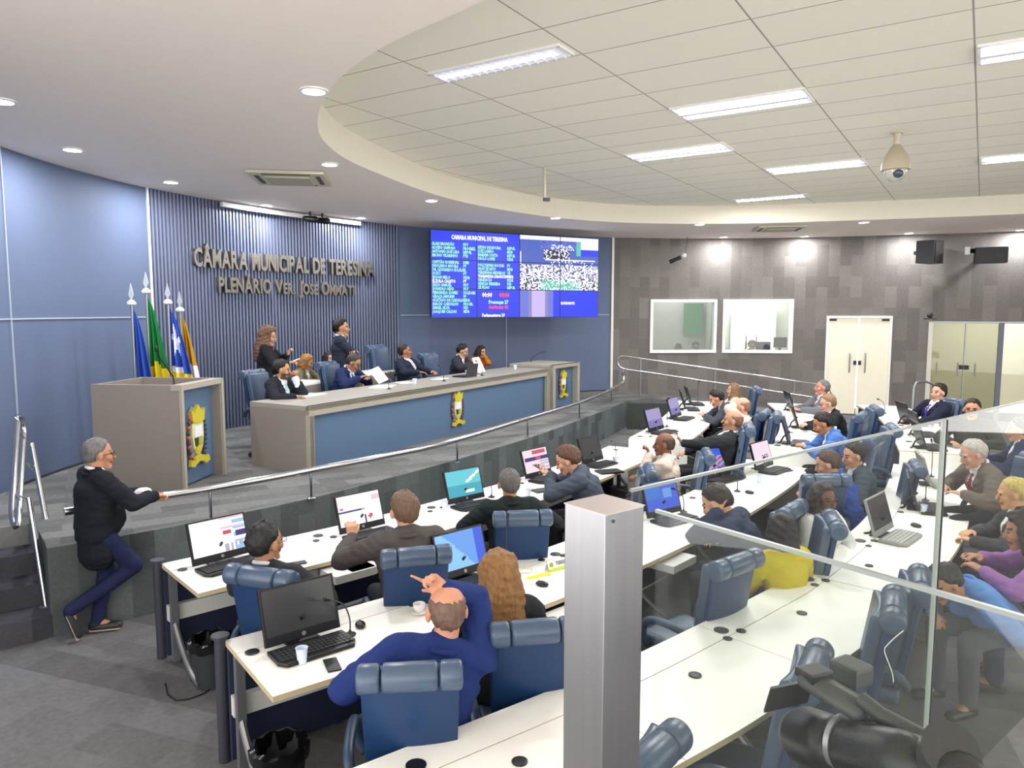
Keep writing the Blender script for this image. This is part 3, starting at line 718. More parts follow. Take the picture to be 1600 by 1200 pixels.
# ------------------------------------------------------------------ flags behind the lectern
M_fb = mat('flag_blue', '2f4fae', .75, spec=.2); M_fg = mat('flag_green', '1e7a3c', .75, spec=.2); M_fy = mat('flag_yellow', 'e8cf2a', .75, spec=.2); M_fw = mat('flag_white', 'e9e9f2', .75, spec=.2); M_fo = mat('flag_gold', 'b98a26', .75, spec=.2); M_fr = mat('flag_red', 'b8323c', .75)
FM = [M_fb, M_fg, M_fy, M_fw, M_fo, M_fr]
def flag(u, vtop, D, label, fn, wid, rz, seed, lean=0):
    top = atD(u, vtop, D); t = thing('flag', label, 'flag', (top.x, top.y, .75), 0, 'ceremonial flags behind the left lectern')
    H = top.z - .75
    MB().lathe([(.14, 0), (.14, .03), (.03, .05), (.02, .12)], n=20).build('stand', M_grey, t, True)
    MB().cyl((0, 0, .05), (lean, 0, H - .26), .016).build('pole', M_grey, t, True)
    fz = H - .26
    MB().lathe([(.016, 0), (.05, .01), (.055, .03), (.03, .06), (.012, .07)], (lean, 0, fz)).build('collar', M_white, t, True)
    MB().plate([(-.034, -.005, fz + .13), (0, -.005, fz + .06), (.034, -.005, fz + .13), (0, -.005, fz + .27)], (0, 1, 0), .01).build('finial', mat('finial_silver', 'd4d8dc', .3, metal=.4), t)
    nu, nv = 56, 44; V = []; F = []; mi = []
    for j in range(nv + 1):
        q = j / nv; z = fz - .02 - q * (fz - .02 - .35)
        W_ = .03 + wid * 1.35 * (q ** .7)
        for i in range(nu + 1):
            p = i / nu
            fold = math.sin(p * 17 + seed * 2 + q * 1.5) * .045 * min(1, q * 2.5) + math.sin(p * 7 + seed) * .03 * q
            V.append((lean * (1 - q * .3) + p * W_, fold + .02, z - .08 * p * (1 - q)))
    for j in range(nv):
        for i in range(nu):
            a = j * (nu + 1) + i; F.append((a, a + 1, a + nu + 2, a + nu + 1)); mi.append(fn((i + .5) / nu, (j + .5) / nv))
    mb = MB(); mb.v = V; mb.f = F; mb.m = mi
    o = mb.build('cloth', FM, t, True); sm = o.modifiers.new('t', 'SOLIDIFY'); sm.thickness = .004
    t.rotation_euler = (0, 0, rz)
def f_blue(p, q):
    if q > .62 and ((p - .45) / .4) ** 2 + ((q - .78) / .13) ** 2 < 1: return 3 if ((p * 9 + q * 14) % 1) < .6 else (0 if p < .6 else 5)
    return 3 if q > .66 and p > .8 else 0
def f_brazil(p, q):
    if q > .62: return 3 if abs((q - .74) - p * .18) < .035 else 0
    if q > .46: return 2 if q > .46 + abs(p - .5) * .1 else 1
    return 1
def f_star(p, q):
    if q < .46:
        dx, dy = (p - .45) / .36, (q - .27) / .15; r = math.hypot(dx, dy); a = math.atan2(dx, -dy)
        rr = .55 + .45 * math.cos(5 * a) if r else 1
        if r < max(.33, rr): return 3
        return 0
    if q < .5: return 3 if p < .6 else 0
    return 2 if int((q - .5 + p * .05) / .09) % 2 == 0 else 1
def f_gold(p, q):
    if q < .40: return 4
    if .6 < q < .78 and .3 < p < .75: return [1, 0, 2, 5][int(p * 16 + q * 22) % 4]
    return 3
flag(204, 444, 9.15, 'dark blue flag with a white emblem, leftmost of the four flags', f_blue, .22, 0, 0)
flag(227, 426, 9.3, 'green and yellow flag with a blue disc, second from the left', f_brazil, .20, 0, 1.3)
flag(261, 443, 9.25, 'blue flag with a white star over yellow and green stripes', f_star, .26, 0, 2.2)
flag(280, 456, 9.6, 'gold and white flag, rightmost of the four flags', f_gold, .2, 0, 4.1)

# ------------------------------------------------------------------ lettering on the slatted wall
def text_mesh(body, size, ext, offs=0.0, sx=1.0, res=3):
    cu = bpy.data.curves.new('txt', 'FONT'); cu.body = body; cu.size = size; cu.extrude = ext; cu.offset = offs; cu.resolution_u = res
    o = bpy.data.objects.new('txt', cu); COL.objects.link(o); bpy.context.view_layer.update()
    me = bpy.data.meshes.new_from_object(o.evaluated_get(bpy.context.evaluated_depsgraph_get()))
    bpy.data.objects.remove(o); bpy.data.curves.remove(cu)
    co = np.empty(len(me.vertices) * 3, np.float32); me.vertices.foreach_get('co', co); co = co.reshape(-1, 3)
    if len(co): co[:, 0] *= sx; me.vertices.foreach_set('co', co.ravel()); me.update()
    return me, (co[:, 0].min(), co[:, 0].max()) if len(co) else (0, 0)
M_letter = mat('sign_steel', '9a958e', .3, metal=.85, var=.15, vscale=3)
def wall_line(text, u0, u1, zt, zb, label):
    a = s_at(WL, SL, u0); b = s_at(WL, SL, u1)
    t = thing('wall_lettering', label, 'sign')
    H = zt - zb; items = []; x = 0
    for ch in text:
        if ch == ' ': x += .34; continue
        small = ch.islower(); c2 = ch.upper()
        me, (x0, x1) = text_mesh(c2, 1.39 * (.78 if small else 1), .03 / H, .045, .74)
        wd = x1 - x0; items.append((me, x - x0, ch)); x += wd + .045
    tot = x; k = (b - a) / tot
    for me, xo, ch in items:
        co = np.empty(len(me.vertices) * 3, np.float32); me.vertices.foreach_get('co', co); co = co.reshape(-1, 3)
        cx = (co[:, 0].min() + co[:, 0].max()) / 2; s_ = a + (cx + xo) * k; p = PL_(s_); tg = wtan(PL_, s_); n = Vector((tg.y, -tg.x))
        q = p + n * .06
        co[:, 0] = (co[:, 0] - cx) * k; co[:, 1] *= H; co[:, 2] *= H
        me.vertices.foreach_set('co', co.ravel()); me.update(); me.materials.append(M_letter)
        o = link('letter', me, t); o.location = (q.x, q.y, zb); o.rotation_euler = (math.pi / 2, 0, math.atan2(tg.y, tg.x))
D1 = PL_(s_at(WL, SL, 303)).y; D2 = PL_(s_at(WL, SL, 582)).y
z_t = (atD(303, 388, D1).z + atD(582, 408, D2).z) / 2; z_b = (atD(303, 417, D1).z + atD(582, 430, D2).z) / 2
wall_line('CÂMARA MUNICIPAL DE TERESINA', 303, 584, z_t, z_b, 'metal lettering reading CÂMARA MUNICIPAL DE TERESINA on blue slats')
D1 = PL_(s_at(WL, SL, 340)).y; D2 = PL_(s_at(WL, SL, 550)).y
z_t = (atD(340, 430, D1).z + atD(550, 444, D2).z) / 2; z_b = (atD(340, 456, D1).z + atD(550, 461, D2).z) / 2
wall_line('PLENÁRIO Ver. José Ommati', 340, 552, z_t, z_b, 'metal lettering reading PLENÁRIO VER. JOSÉ OMMATI, the lower line')
# screen track and spotlights above the lettering
sa, sb = s_at(WL, SL, 346), s_at(WL, SL, 560)
C = [PL_(sa + (sb - sa) * i / 20) for i in range(21)]
tag(band(C, .10, .16, 4.33, 4.40).build('screen_track', M_white), 'thin white track under the ceiling above the lettering', 'track')
for u, lab in ((470, 'left of two small black spotlights above the lettering'), (489, 'right of two small black spotlights above the lettering')):
    s_ = s_at(WL, SL, u); p = PL_(s_); tg = wtan(PL_, s_); n = Vector((tg.y, -tg.x)); q = p + n * .35
    t = thing('spotlight', lab, 'spotlight', (q.x, q.y, CZ_), 0, 'black spotlights above the lettering')
    MB().cyl((0, 0, 0), (0, 0, -.07), .02).build('bracket', M_black, t)
    MB().caps((-.09, 0, -.12), (.09, -.03, -.14), .05, .06).build('lamp_head', M_black, t, True)

# ------------------------------------------------------------------ video wall
VA = Vector((-1.62, 14.42)); VB = Vector((1.92, 16.35))
VA = atD(673, 430, 14.55).xy; VB = atD(934.5, 430, 16.45).xy
tv, nv_, rv = oriented(VA, VB); LV_ = (VB - VA).length; z1 = atD(673, 358.5, VA.y).z; z0 = atD(673, 496.5, VA.y).z
t = thing('video_wall', 'large video wall of twelve screens showing blue name lists and a live picture', 'screen', (VA.x, VA.y, z0), rv)
Hh = z1 - z0; pw, ph = LV_ / 4, Hh / 3
MB().box((LV_ / 2, .12, Hh / 2), (LV_ - .1, .16, Hh - .06)).build('mounting_frame', M_black, t)
M_sb = mat('screen_blue', '1a35f0', emit=1.0); M_pic_w = mat('pic_white', 'f2f2ff', emit=1.0); M_pic_b = mat('pic_blue', '4a66c8', emit=.9); M_pic_d = mat('pic_dark', '26264a', emit=.8); M_pic_g = mat('pic_green', '5fc8b0', emit=1); M_pic_l = mat('pic_lilac', 'c9b8ff', emit=1); M_pic_m = mat('pic_mid', '8f8fc8', emit=.9)
M_pic_m2 = mat('pic_mid2', '6f78e0', emit=.95)
PM = [M_sb, M_pic_w, M_pic_b, M_pic_d, M_pic_g, M_pic_l, M_pic_m, M_pic_m2]
rnd = random.Random(3)
def pic(p, q):        # live picture: p right, q down (0..1) over the two-by-two panels
    if q < .08: return 1
    if q < .52:
        if p < .25: return 2 if (q < .3 or p > .02) else 1
        if .35 < p < .95 and .42 < q: return 1 if (q < .46 or rnd.random() < .25) else 2
        if .30 < p < .62 and .25 < q < .44: return 3 if rnd.random() < .6 else 1
        if .38 < p < .68 and .14 < q < .24: return 1 if rnd.random() < .5 else 7
        if p > .70 and q < .34: return 4 if p < .76 else (1 if q < .22 else 0)
        return 7 if q < .24 and rnd.random() < .4 else 2
    if .25 < p < .75 and q > .82: return 4 if rnd.random() < .55 else 1
    if q > .78: return 3 if rnd.random() < .32 else 1
    return 3 if rnd.random() < .13 else (6 if rnd.random() < .3 else 1)
for r_ in range(3):
    for c_ in range(4):
        x0 = c_ * pw; zb = (2 - r_) * ph; live = c_ >= 2 and r_ < 2; bot = c_ >= 2 and r_ == 2
        o = MB().box((x0 + pw / 2, .02, zb + ph / 2), (pw - .004, .05, ph - .004)).build('screen_panel', M_black, t)
        g = MB(); nu, nw = (34, 20) if live else ((24, 2) if bot else (1, 1)); W_ = pw - .016; H_ = ph - .014
        for i in range(nu):
            for j in range(nw):
                xa = x0 + .008 + W_ * i / nu; xb = x0 + .008 + W_ * (i + 1) / nu; za = zb + .007 + H_ * j / nw; zc = zb + .007 + H_ * (j + 1) / nw
                k = 0
                if live: k = pic((c_ - 2 + (i + .5) / nu) / 2, (r_ + 1 - (j + .5) / nw) / 2)
                if bot and c_ == 2: f = (i + .5) / nu; k = 5 if .3 < f < .62 else (6 if .2 < f < .72 else (7 if f < .85 else 0))
                g.add([(xa, -.0065, za), (xb, -.0065, za), (xb, -.0065, zc), (xa, -.0065, zc)], [(0, 1, 2, 3)], k)
        g.build('display', PM, o, fix=False)
M_tg = mat('text_green', '9cf5b4', emit=1.1); M_tw = mat('text_white', 'ffffff', emit=1.1); M_tr = mat('text_red', 'ff4a5c', emit=1.1); M_ty = mat('text_yellow', 'fff6b0', emit=1.1); M_tc = mat('text_cyan', 'a8fff0', emit=1.1)
def scr(body, x, z, h, m, sx=.8, cen=False):
    me, (a, b) = text_mesh(body, h * 1.38, .0004, .003 * h / .05, sx * 1.04, 1)
    me.materials.append(m); o = link('screen_text', me, t); o.location = (x - (b / 2 if cen else 0), -.0085, z); o.rotation_euler = (math.pi / 2, 0, 0)
names1 = [('ALAN BRANDÃO', 'PDT'), ('ALUÍSIO SAMPAIO', 'PROGRES.'), ('ANTONIO JOSÉ LIRA', 'REPUB.'), ('BRUNO VILARINHO', 'PTB'), ('', ''), ('CAPITÃO ROBERVAL', 'DEM'), ('DEOLINDO MOURA', 'PT'), ('DR. LEONARDO EULÁLIO', 'PL'), ('DUDU', 'PT'), ('EDSON MELO', 'PSDB'), ('ELZUILA CALISTO', 'PT'), ('ENZO SAMUEL', 'PDT'),
          ('EVANDRO HIDD', 'PDT'), ('FERNANDA GOMES', 'SOLIDARI'), ('GRAÇA AMORIM', 'PP'), ('GUSTAVO DE CARVALHO', 'PSDB'), ('INÁCIO CARVALHO', 'PROGR.'), ('ISMAEL SILVA', 'PSD'), ('JOAQUIM CALDAS', 'MDB')]
names2 = [('KEYSO DE MOURA', 'REPUB.'), ('LUIZ LOBÃO', 'MDB'), ('MARKIM COSTA', 'REPUB.'), ('PAULO LOPES', 'PSDB'), ('', ''), ('POLLYANNA ROCHA', 'PV'), ('PROF ZÉ NITO', 'MDB'), ('TERESINHA MEDEIROS', 'UB'), ('THANANDRA SARAPATINHAS', 'PATR'), ('VENÂNCIO', 'PSDB'), ('VINÍCIO FERREIRA', 'PSD'), ('ZÉ FILHO', 'REPUB.')]
zc = Hh * .83; st = Hh * .0437
for i, (a, b) in enumerate(names1):
    if not a: continue
    z = zc - st * i + (.02 if i > 4 else 0); m = M_tw if a.startswith('ELZ') else M_tg
    scr(a, .03, z, st * .80, m, .72); scr(b, pw * .70, z, st * .80, m, .72)
for i, (a, b) in enumerate(names2):
    if not a: continue
    z = zc - st * i - .035 + (.02 if i > 4 else 0); m = M_tw if a.startswith('THA') else M_tg
    scr(a, pw + .03, z, st * .80, m, .66 if len(a) > 18 else .72); scr(b, pw * 1.70, z, st * .80, m, .72)
scr('CAMARA MUNICIPAL DE TERESINA', pw * 1.08, Hh * .905, .085, M_tw, .66, True)
scr('00:00', pw * 1.12, Hh * .245, .09, M_ty, .8); scr('00:00', pw * 1.52, Hh * .245, .09, M_tr, .8)
scr('Presenças 27', pw * 1.27, Hh * .165, .075, M_tc, .8); scr('Ausências 02', pw * 1.27, Hh * .105, .075, M_tr, .8); scr('Parlamentares 29', pw * 1.12, Hh * .01, .065, M_tw, .8)
scr('EXPEDIENTE', pw * 3.2, Hh * .16, .055, M_tw, .8, True)

# ------------------------------------------------------------------ speakers, camera on the gray wall
def wallbox(u, v, D, d, rz, name, label, cat, tilt=0):
    c = atD(u, v, D); t = thing(name, label, cat, tuple(c), rz); return t, c
t, c = wallbox(1456, 394, 16.6, None, R(35), 'wall_speaker', 'black angular loudspeaker high on the gray wall, left of the other one', 'speaker')
MB().prism([(-.22, -.15), (.22, -.15), (.3, .2), (-.3, .2)], -.25, .25).build('cabinet', M_dkgrey, t, bevel=.01)
MB().box((0, -.155, 0), (.36, .015, .42)).build('grille', M_black, t); MB().box((0, .28, .0), (.08, .2, .08)).build('bracket', M_black, t)
t, c = wallbox(1548, 399, 16.2, None, R(-25), 'wall_speaker', 'wide flat black loudspeaker high on the wall near the right edge', 'speaker')
MB().box((0, 0, 0), (.6, .3, .34)).build('cabinet', M_dkgrey, t, bevel=.01)
g = MB().box((0, -.155, 0), (.56, .015, .30)).build('grille', M_black, t)
MB().lathe([(.07, 0), (.075, .008), (.03, .01)], (0, 0, 0)).build('driver_ring', M_dkgrey, g).matrix_local = Matrix.Translation((.14, -.165, 0)) @ Matrix.Rotation(math.pi / 2, 4, 'X')
MB().box((0, .3, .05), (.06, .35, .06)).build('bracket', M_black, t)
t, c = wallbox(1511, 392, 16.4, None, R(-20), 'floodlight', 'small white fitting between the two wall loudspeakers', 'light')
MB().box((0, 0, 0), (.1, .12, .17)).build('body', M_white, t, bevel=.01); MB().cyl((.05, 0, 0), (.14, .03, 0), .05).build('lamp_head', M_black, t, True)
t, c = wallbox(1062, 402, 17.5, None, R(-40), 'bullet_camera', 'small black and white bullet camera on the gray wall above the left window', 'security camera')
MB().ell((.08, .05, .04), (.06, .06, .06)).build('mount_ball', M_white, t, True); MB().cyl((.03, 0, 0), (-.2, -.12, -.11), .045).build('camera_body', M_black, t, True)
MB().tube([(.09, .1, .06), (.08, .2, .3), (.06, .25, .55)], .006).build('cable', M_black, t)
t, c = wallbox(1453, 494, 16.7, None, 0, 'tracking_camera', 'small black camera on top of the pale post of the glass booth', 'security camera')
MB().box((0, 0, -.06), (.22, .14, .02)).build('shelf', M_black, t); MB().ell((0, 0, .02), (.065, .065, .065)).build('camera_head', M_dkgrey, t, True); MB().cyl((0, 0, .02), (0, -.08, .02), .03).build('lens', M_black, t, True)

# ------------------------------------------------------------------ curved desk rows
M_tray = mat('white_tray', 'd9d9d6', .5)
def grommet(parent, p, r=.045, open_=False):
    b = MB().lathe([(r * .45, -.001), (r, -.001), (r, .004), (r * .85, .006), (r * .45 if open_ else .0, .006)], (0, 0, 0), 20)
    o = b.build('grommet', [M_black if open_ else M_dkgrey], parent, True); o.location = p; return o
def desk(name, C, zb, label, step_end=False, post=None, trays=(), units=1.28):
    t = thing('curved_desk', label, 'desk'); zt = zb + .75
    S = Slen(C); n = max(1, round(S[-1] / units)); L = S[-1]
    def sub(a, b):
        return [C[i] for i in range(len(C)) if a - 1e-6 <= S[i] <= b + 1e-6]
    cuts = [min(range(len(C)), key=lambda i: abs(S[i] - L * k / n)) for k in range(n + 1)]
    for k in range(n):
        seg = C[cuts[k]:cuts[k + 1] + 1]
        if len(seg) < 2: continue
        ext = [p for p in seg]
        d0 = (ext[1] - ext[0]).normalized() * .0015; d1 = (ext[-1] - ext[-2]).normalized() * .0015
        ext[0] = ext[0] + d0; ext[-1] = ext[-1] - d1
        wt = band(ext, .213, .80, zt - .032, zt, mi=0, mside=1).build('worktop', [M_desk, M_edge], t)
        band(ext, -.005, .209, zt - .032, zt + .001, mi=0, mside=1).build('rear_ledge', [M_desk, M_edge], t)
    band(C, .03, .07, zb + .04, zt - .034).build('modesty_panel', M_navy, t)
    band(C, .08, .13, zb + .33, zb + .45).build('cable_tray', M_tray, t)
    for k in range(n + 1):
        i = cuts[k]; p = C[i]; tg = (C[min(i + 1, len(C) - 1)] - C[max(i - 1, 0)]).normalized(); nn = Vector((tg.y, -tg.x))
        inset = .03 if k == 0 else (-.03 if k == n else 0)
        q = p + tg * inset
        a = q + nn * .16; 
        leg = MB().box((a.x, a.y, zb + .37), (.05, .05, .68), math.atan2(tg.y, tg.x)); pth = []
        for x in range(9):
            h = x / 8; qq = q + nn * (.16 + .5 * h); pth.append((qq.x, qq.y, zb + .03 + .30 * (1 - h) ** 2))
        leg.tube(pth, .022, 8)
        leg.build('leg', M_grey, t, True)
        if k in (0,) and post:
            c = q - nn * .02 - tg * .05
            po = MB().cyl((c.x, c.y, zb), (c.x, c.y, zt + .02), .035).cyl((c.x, c.y, zt + .02), (c.x, c.y, zt + .035), .052).build('end_post', M_post, t, True)
    if step_end:
        tg = (C[1] - C[0]).normalized(); nn = Vector((tg.y, -tg.x)); a = C[0] - tg * .015 + nn * .4
        MB().box((a.x, a.y, zb + .36), (.03, .80, .76), math.atan2(tg.y, tg.x)).build('end_panel', M_desk, t)
    for (u, v) in trays:
        p = at(u, v, zt - .1); i, tg = near(C, p)
        MB().box((p.x, p.y, zt - .085), (.36, .24, .06), math.atan2(tg.y, tg.x)).build('drawer', M_tray, t)
    return t
D_1 = desk('r1', R1, 0, 'front curved white desk nearest the stage, lower left part', False, True, trays=((545, 896), (570, 888)))
D_1h = desk('r1h', R1h, UP, 'raised far part of the front white desk, by the dark board', True)
D_2 = desk('r2', R2, 0, 'middle curved white desk with the switched-off computer at its left end', False, True, trays=((876, 975), (1050, 880)))
D_2h = desk('r2h', R2h, UP, 'raised far part of the middle white desk, before the ramp rail', True)
D_3 = desk('r3', R3, 0, 'nearest big curved white desk sweeping past the steel pillar')
D_3h = desk('r3h', R3h, UP, 'raised far part of the nearest desk row, by the white double door', True)
for par, z, pts in ((D_3, .75, [(1127, 985, .045, 0), (1158, 986, .03, 1), (1137, 998, .028, 0), (1262, 905, .045, 0), (1290, 907, .03, 1), (1273, 914, .028, 0), (1086, 1055, .035, 1), (1253, 958, .033, 1), (1358, 884, .03, 1),
                             (1344, 845, .045, 0), (1366, 845, .03, 0), (1357, 853, .025, 0), (812, 1190, .035, 1), (1383, 799, .035, 0), (1407, 800, .03, 0), (650, 1196, .045, 1), (1420, 738, .035, 0), (1412, 757, .03, 0)]),
                    (D_2, .75, [(650, 934, .045, 0), (645, 945, .03, 0), (394, 1019, .04, 1), (868, 866, .042, 0), (846, 875, .028, 1), (881, 868, .03, 1), (1082, 778, .035, 0), (1159, 748, .03, 0)]),
                    (D_1, .75, [(497, 837, .042, 0), (494, 845, .028, 0), (285, 890, .034, 1), (521, 839, .03, 1), (674, 793, .042, 0), (672, 799, .026, 0), (692, 793, .03, 1), (815, 755, .03, 1), (962, 703, .035, 0), (1005, 690, .03, 0)]),
                    (D_1h, .94, [(1000, 682, .04, 0), (1017, 682, .03, 0)]), (D_2h, .94, [(1236, 676, .035, 0), (1215, 696, .04, 0)]), (D_3h, .94, [(1408, 665, .04, 0), (1420, 690, .04, 0), (1395, 668, .03, 0)])):
    for u, v, r, op in pts:
        p = at(u, v, z + .002); grommet(par, p, r, op)

# ------------------------------------------------------------------ executive chair prototype
def make_chair():
    t = thing('office_chair', 'blue leather office chair', 'chair')
    b = MB(); b.box((0, .04, .475), (.47, .50, .09)); b.build('seat', M_leather, t, 'full', bevel=.035)
    tilt = Matrix.Translation((0, -.20, .5)) @ Matrix.Rotation(R(9), 4, 'X')
    def bp(x, y, z): return tilt @ Vector((x, y, z))
    # back: shell behind, padded front
    def slab(y0, y1, w0, w1, z0, z1, bow):
        mb = MB(); nx, nz = 8, 6; V = []; 
        for yy in (y0, y1):
            for j in range(nz + 1):
                for i in range(nx + 1):
                    q = j / nz; x = (i / nx * 2 - 1); wd = (w0 + (w1 - w0) * q) / 2
                    V.append(bp(x * wd, yy + bow * x * x, z0 + (z1 - z0) * q))
        F = []; K = (nx + 1) * (nz + 1)
        for j in range(nz):
            for i in range(nx):
                a = j * (nx + 1) + i; F += [(a, a + nx + 1, a + nx + 2, a + 1), (K + a, K + a + 1, K + a + nx + 2, K + a + nx + 1)]
        for j in range(nz):
            for i in (0, nx):
                a = j * (nx + 1) + i; F.append((a, a + nx + 1, K + a + nx + 1, K + a))
        for i in range(nx):
            for j in (0, nz):
                a = j * (nx + 1) + i; F.append((a, a + 1, K + a + 1, K + a))
        mb.add(V, F); return mb
    slab(-.035, .0, .40, .44, -.02, .60, .03).build('back_shell', M_shell, t, True, bevel=.008)
    slab(.0, .075, .38, .42, .02, .60, .03).build('backrest', M_leather, t, 'full', bevel=.02)
    for xa, xb in ((-.232, -.127), (-.125, .125), (.127, .232)):
        mb = MB(); r0 = .066
        Lx = xb - xa; pth = [0, .003, .009, .018, Lx - .018, Lx - .009, Lx - .003, Lx]; rr_ = [r0 * q for q in (.55, .82, .95, 1, 1, .95, .82, .55)]
        mb.tube([bp(xa + q, -.005, .595) for q in pth], rr_, 20)
        mb.build('headrest_roll', M_leather, t, 'full')
    for s in (-1, 1):
        P = [(s * .25, .20, .44), (s * .29, .22, .52), (s * .295, .20, .62), (s * .295, .12, .67), (s * .295, -.10, .67), (s * .285, -.20, .64), (s * .26, -.24, .56)]
        C = [Vector(p) for p in P]; sp = []
        for i in range(len(C) - 1):
            for k in range(4): sp.append(C[i].lerp(C[i + 1], k / 4))
        sp.append(C[-1])
        for _ in range(3): sp = [sp[0]] + [(sp[i - 1] + sp[i] * 2 + sp[i + 1]) / 4 for i in range(1, len(sp) - 1)] + [sp[-1]]
        MB().tube(sp, .026, 10).build('armrest', M_arm, t, 'full')
    MB().cyl((0, 0, .10), (0, 0, .43), .028).build('gas_column', M_chrome, t, True)
    for k in range(5):
        a = 2 * math.pi * k / 5 + .3; d = Vector((math.cos(a), math.sin(a), 0))
        lg = MB().tube([d * .02 + Vector((0, 0, .13)), d * .15 + Vector((0, 0, .115)), d * .29 + Vector((0, 0, .085))], [.026, .022, .015], 8).build('base_leg', M_chrome, t, True)
        q = d * .295; s_ = Vector((-d.y, d.x, 0))
        MB().cyl(q + s_ * .022 + Vector((0, 0, .032)), q - s_ * .022 + Vector((0, 0, .032)), .031).build('caster', M_dkgrey, lg, True)
    return t
CH = make_chair()
def heading(C, p): i, tg = near(C, p); return math.atan2(tg.y, tg.x) + math.pi / 2
def chair(x, y, z, hd, label):             # hd: world direction the seat faces
    return inst(CH, label, (x, y, z), hd - math.pi / 2, 'blue leather office chairs')

# ------------------------------------------------------------------ people
SKIN = {}
def skin(h): return mat('skin_' + h, h, .55, spec=.35, var=.05, vscale=9)
def cloth(h, r=.85): return mat('fabric_' + h, h, r, spec=.2, bump=.7, bscale=13, var=.12, vscale=6)
def hairm(h): return mat('hair_' + h, h, .5, spec=.4, bump=.7, bscale=30, var=.55, vscale=22, stretch=(3, 3, .5))
M_eye = mat('eye_dark', '1c1512', .2); M_lip = {}
def remesh(mb, vox, smooth, name):
    me = mb.mesh('tmp'); o = bpy.data.objects.new('tmp', me); COL.objects.link(o)
    r = o.modifiers.new('r', 'REMESH'); r.mode = 'VOXEL'; r.voxel_size = vox; r.adaptivity = 0
    if smooth: s = o.modifiers.new('s', 'SMOOTH'); s.factor = .55; s.iterations = smooth
    bpy.context.view_layer.update()
    out = bpy.data.meshes.new_from_object(o.evaluated_get(bpy.context.evaluated_depsgraph_get())); out.name = name
    bpy.data.objects.remove(o); bpy.data.meshes.remove(me)
    out.materials.clear(); return out
def getco(me): co = np.empty(len(me.vertices) * 3, np.float32); me.vertices.foreach_get('co', co); return co.reshape(-1, 3)
def setco(me, co): me.vertices.foreach_set('co', co.astype(np.float32).ravel()); me.update()
def wrinkle(me, amp, seed, sc_=7):
    co = getco(me); nn = np.empty(len(me.vertices) * 3, np.float32); me.vertices.foreach_get('normal', nn); nn = nn.reshape(-1, 3)
    x, y, z = (co * sc_).T; w_ = np.sin(x * 2.1 + 1.7 * np.sin(y * 1.9 + seed) + z * 2.8) * np.sin(z * 3.7 + 2 * np.sin(x * 1.3 + seed * 2)) + .5 * np.sin(5 * z + 3 * x - 2 * y + seed)
    setco(me, co + nn * (w_ * amp)[:, None])
def split(me, mask, name, push=0):             # pull masked faces (boolean per polygon) out as a new mesh
    b = bmesh.new(); b.from_mesh(me); b.faces.ensure_lookup_table()
    b2 = b.copy(); b2.faces.ensure_lookup_table()
    bmesh.ops.delete(b, geom=[b.faces[i] for i in np.nonzero(mask)[0]], context='FACES')
    bmesh.ops.delete(b2, geom=[b2.faces[i] for i in np.nonzero(~mask)[0]], context='FACES')
    b.to_mesh(me); m2 = bpy.data.meshes.new(name)
    if push:
        b2.normal_update()
        for v in b2.verts: v.co += v.normal * push
    b2.to_mesh(m2); b.free(); b2.free(); return m2
def fcent(me): c = np.empty(len(me.polygons) * 3, np.float32); me.polygons.foreach_get('center', c); return c.reshape(-1, 3)
def finish(me, mats, name, parent):
    for m in mats: me.materials.append(m)
    me.polygons.foreach_set('use_smooth', [True] * len(me.polygons)); me.name = name
    return link(name, me, parent)

def ik(S, W, a, b, pole):
    S = Vector(S); W = Vector(W); d = W - S; L = d.length
    if L > a + b - .005: W = S + d * ((a + b - .005) / L); d = W - S; L = d.length
    x = (a * a - b * b + L * L) / (2 * L); h = math.sqrt(max(a * a - x * x, 0)); u = d / L
    p = Vector(pole); p = (p - u * p.dot(u)).normalized()
    return S + u * x + p * h, W

HAIRLINE = [(0, 42), (25, 40), (48, 32), (62, 12), (80, -2), (95, -14), (115, -38), (140, -52), (180, -58)]
def hline(az):
    az = abs(az)
    for i in range(1, len(HAIRLINE)):
        if az <= HAIRLINE[i][0]:
            a, b = HAIRLINE[i - 1], HAIRLINE[i]; return a[1] + (b[1] - a[1]) * (az - a[0]) / (b[0] - a[0])
    return -46

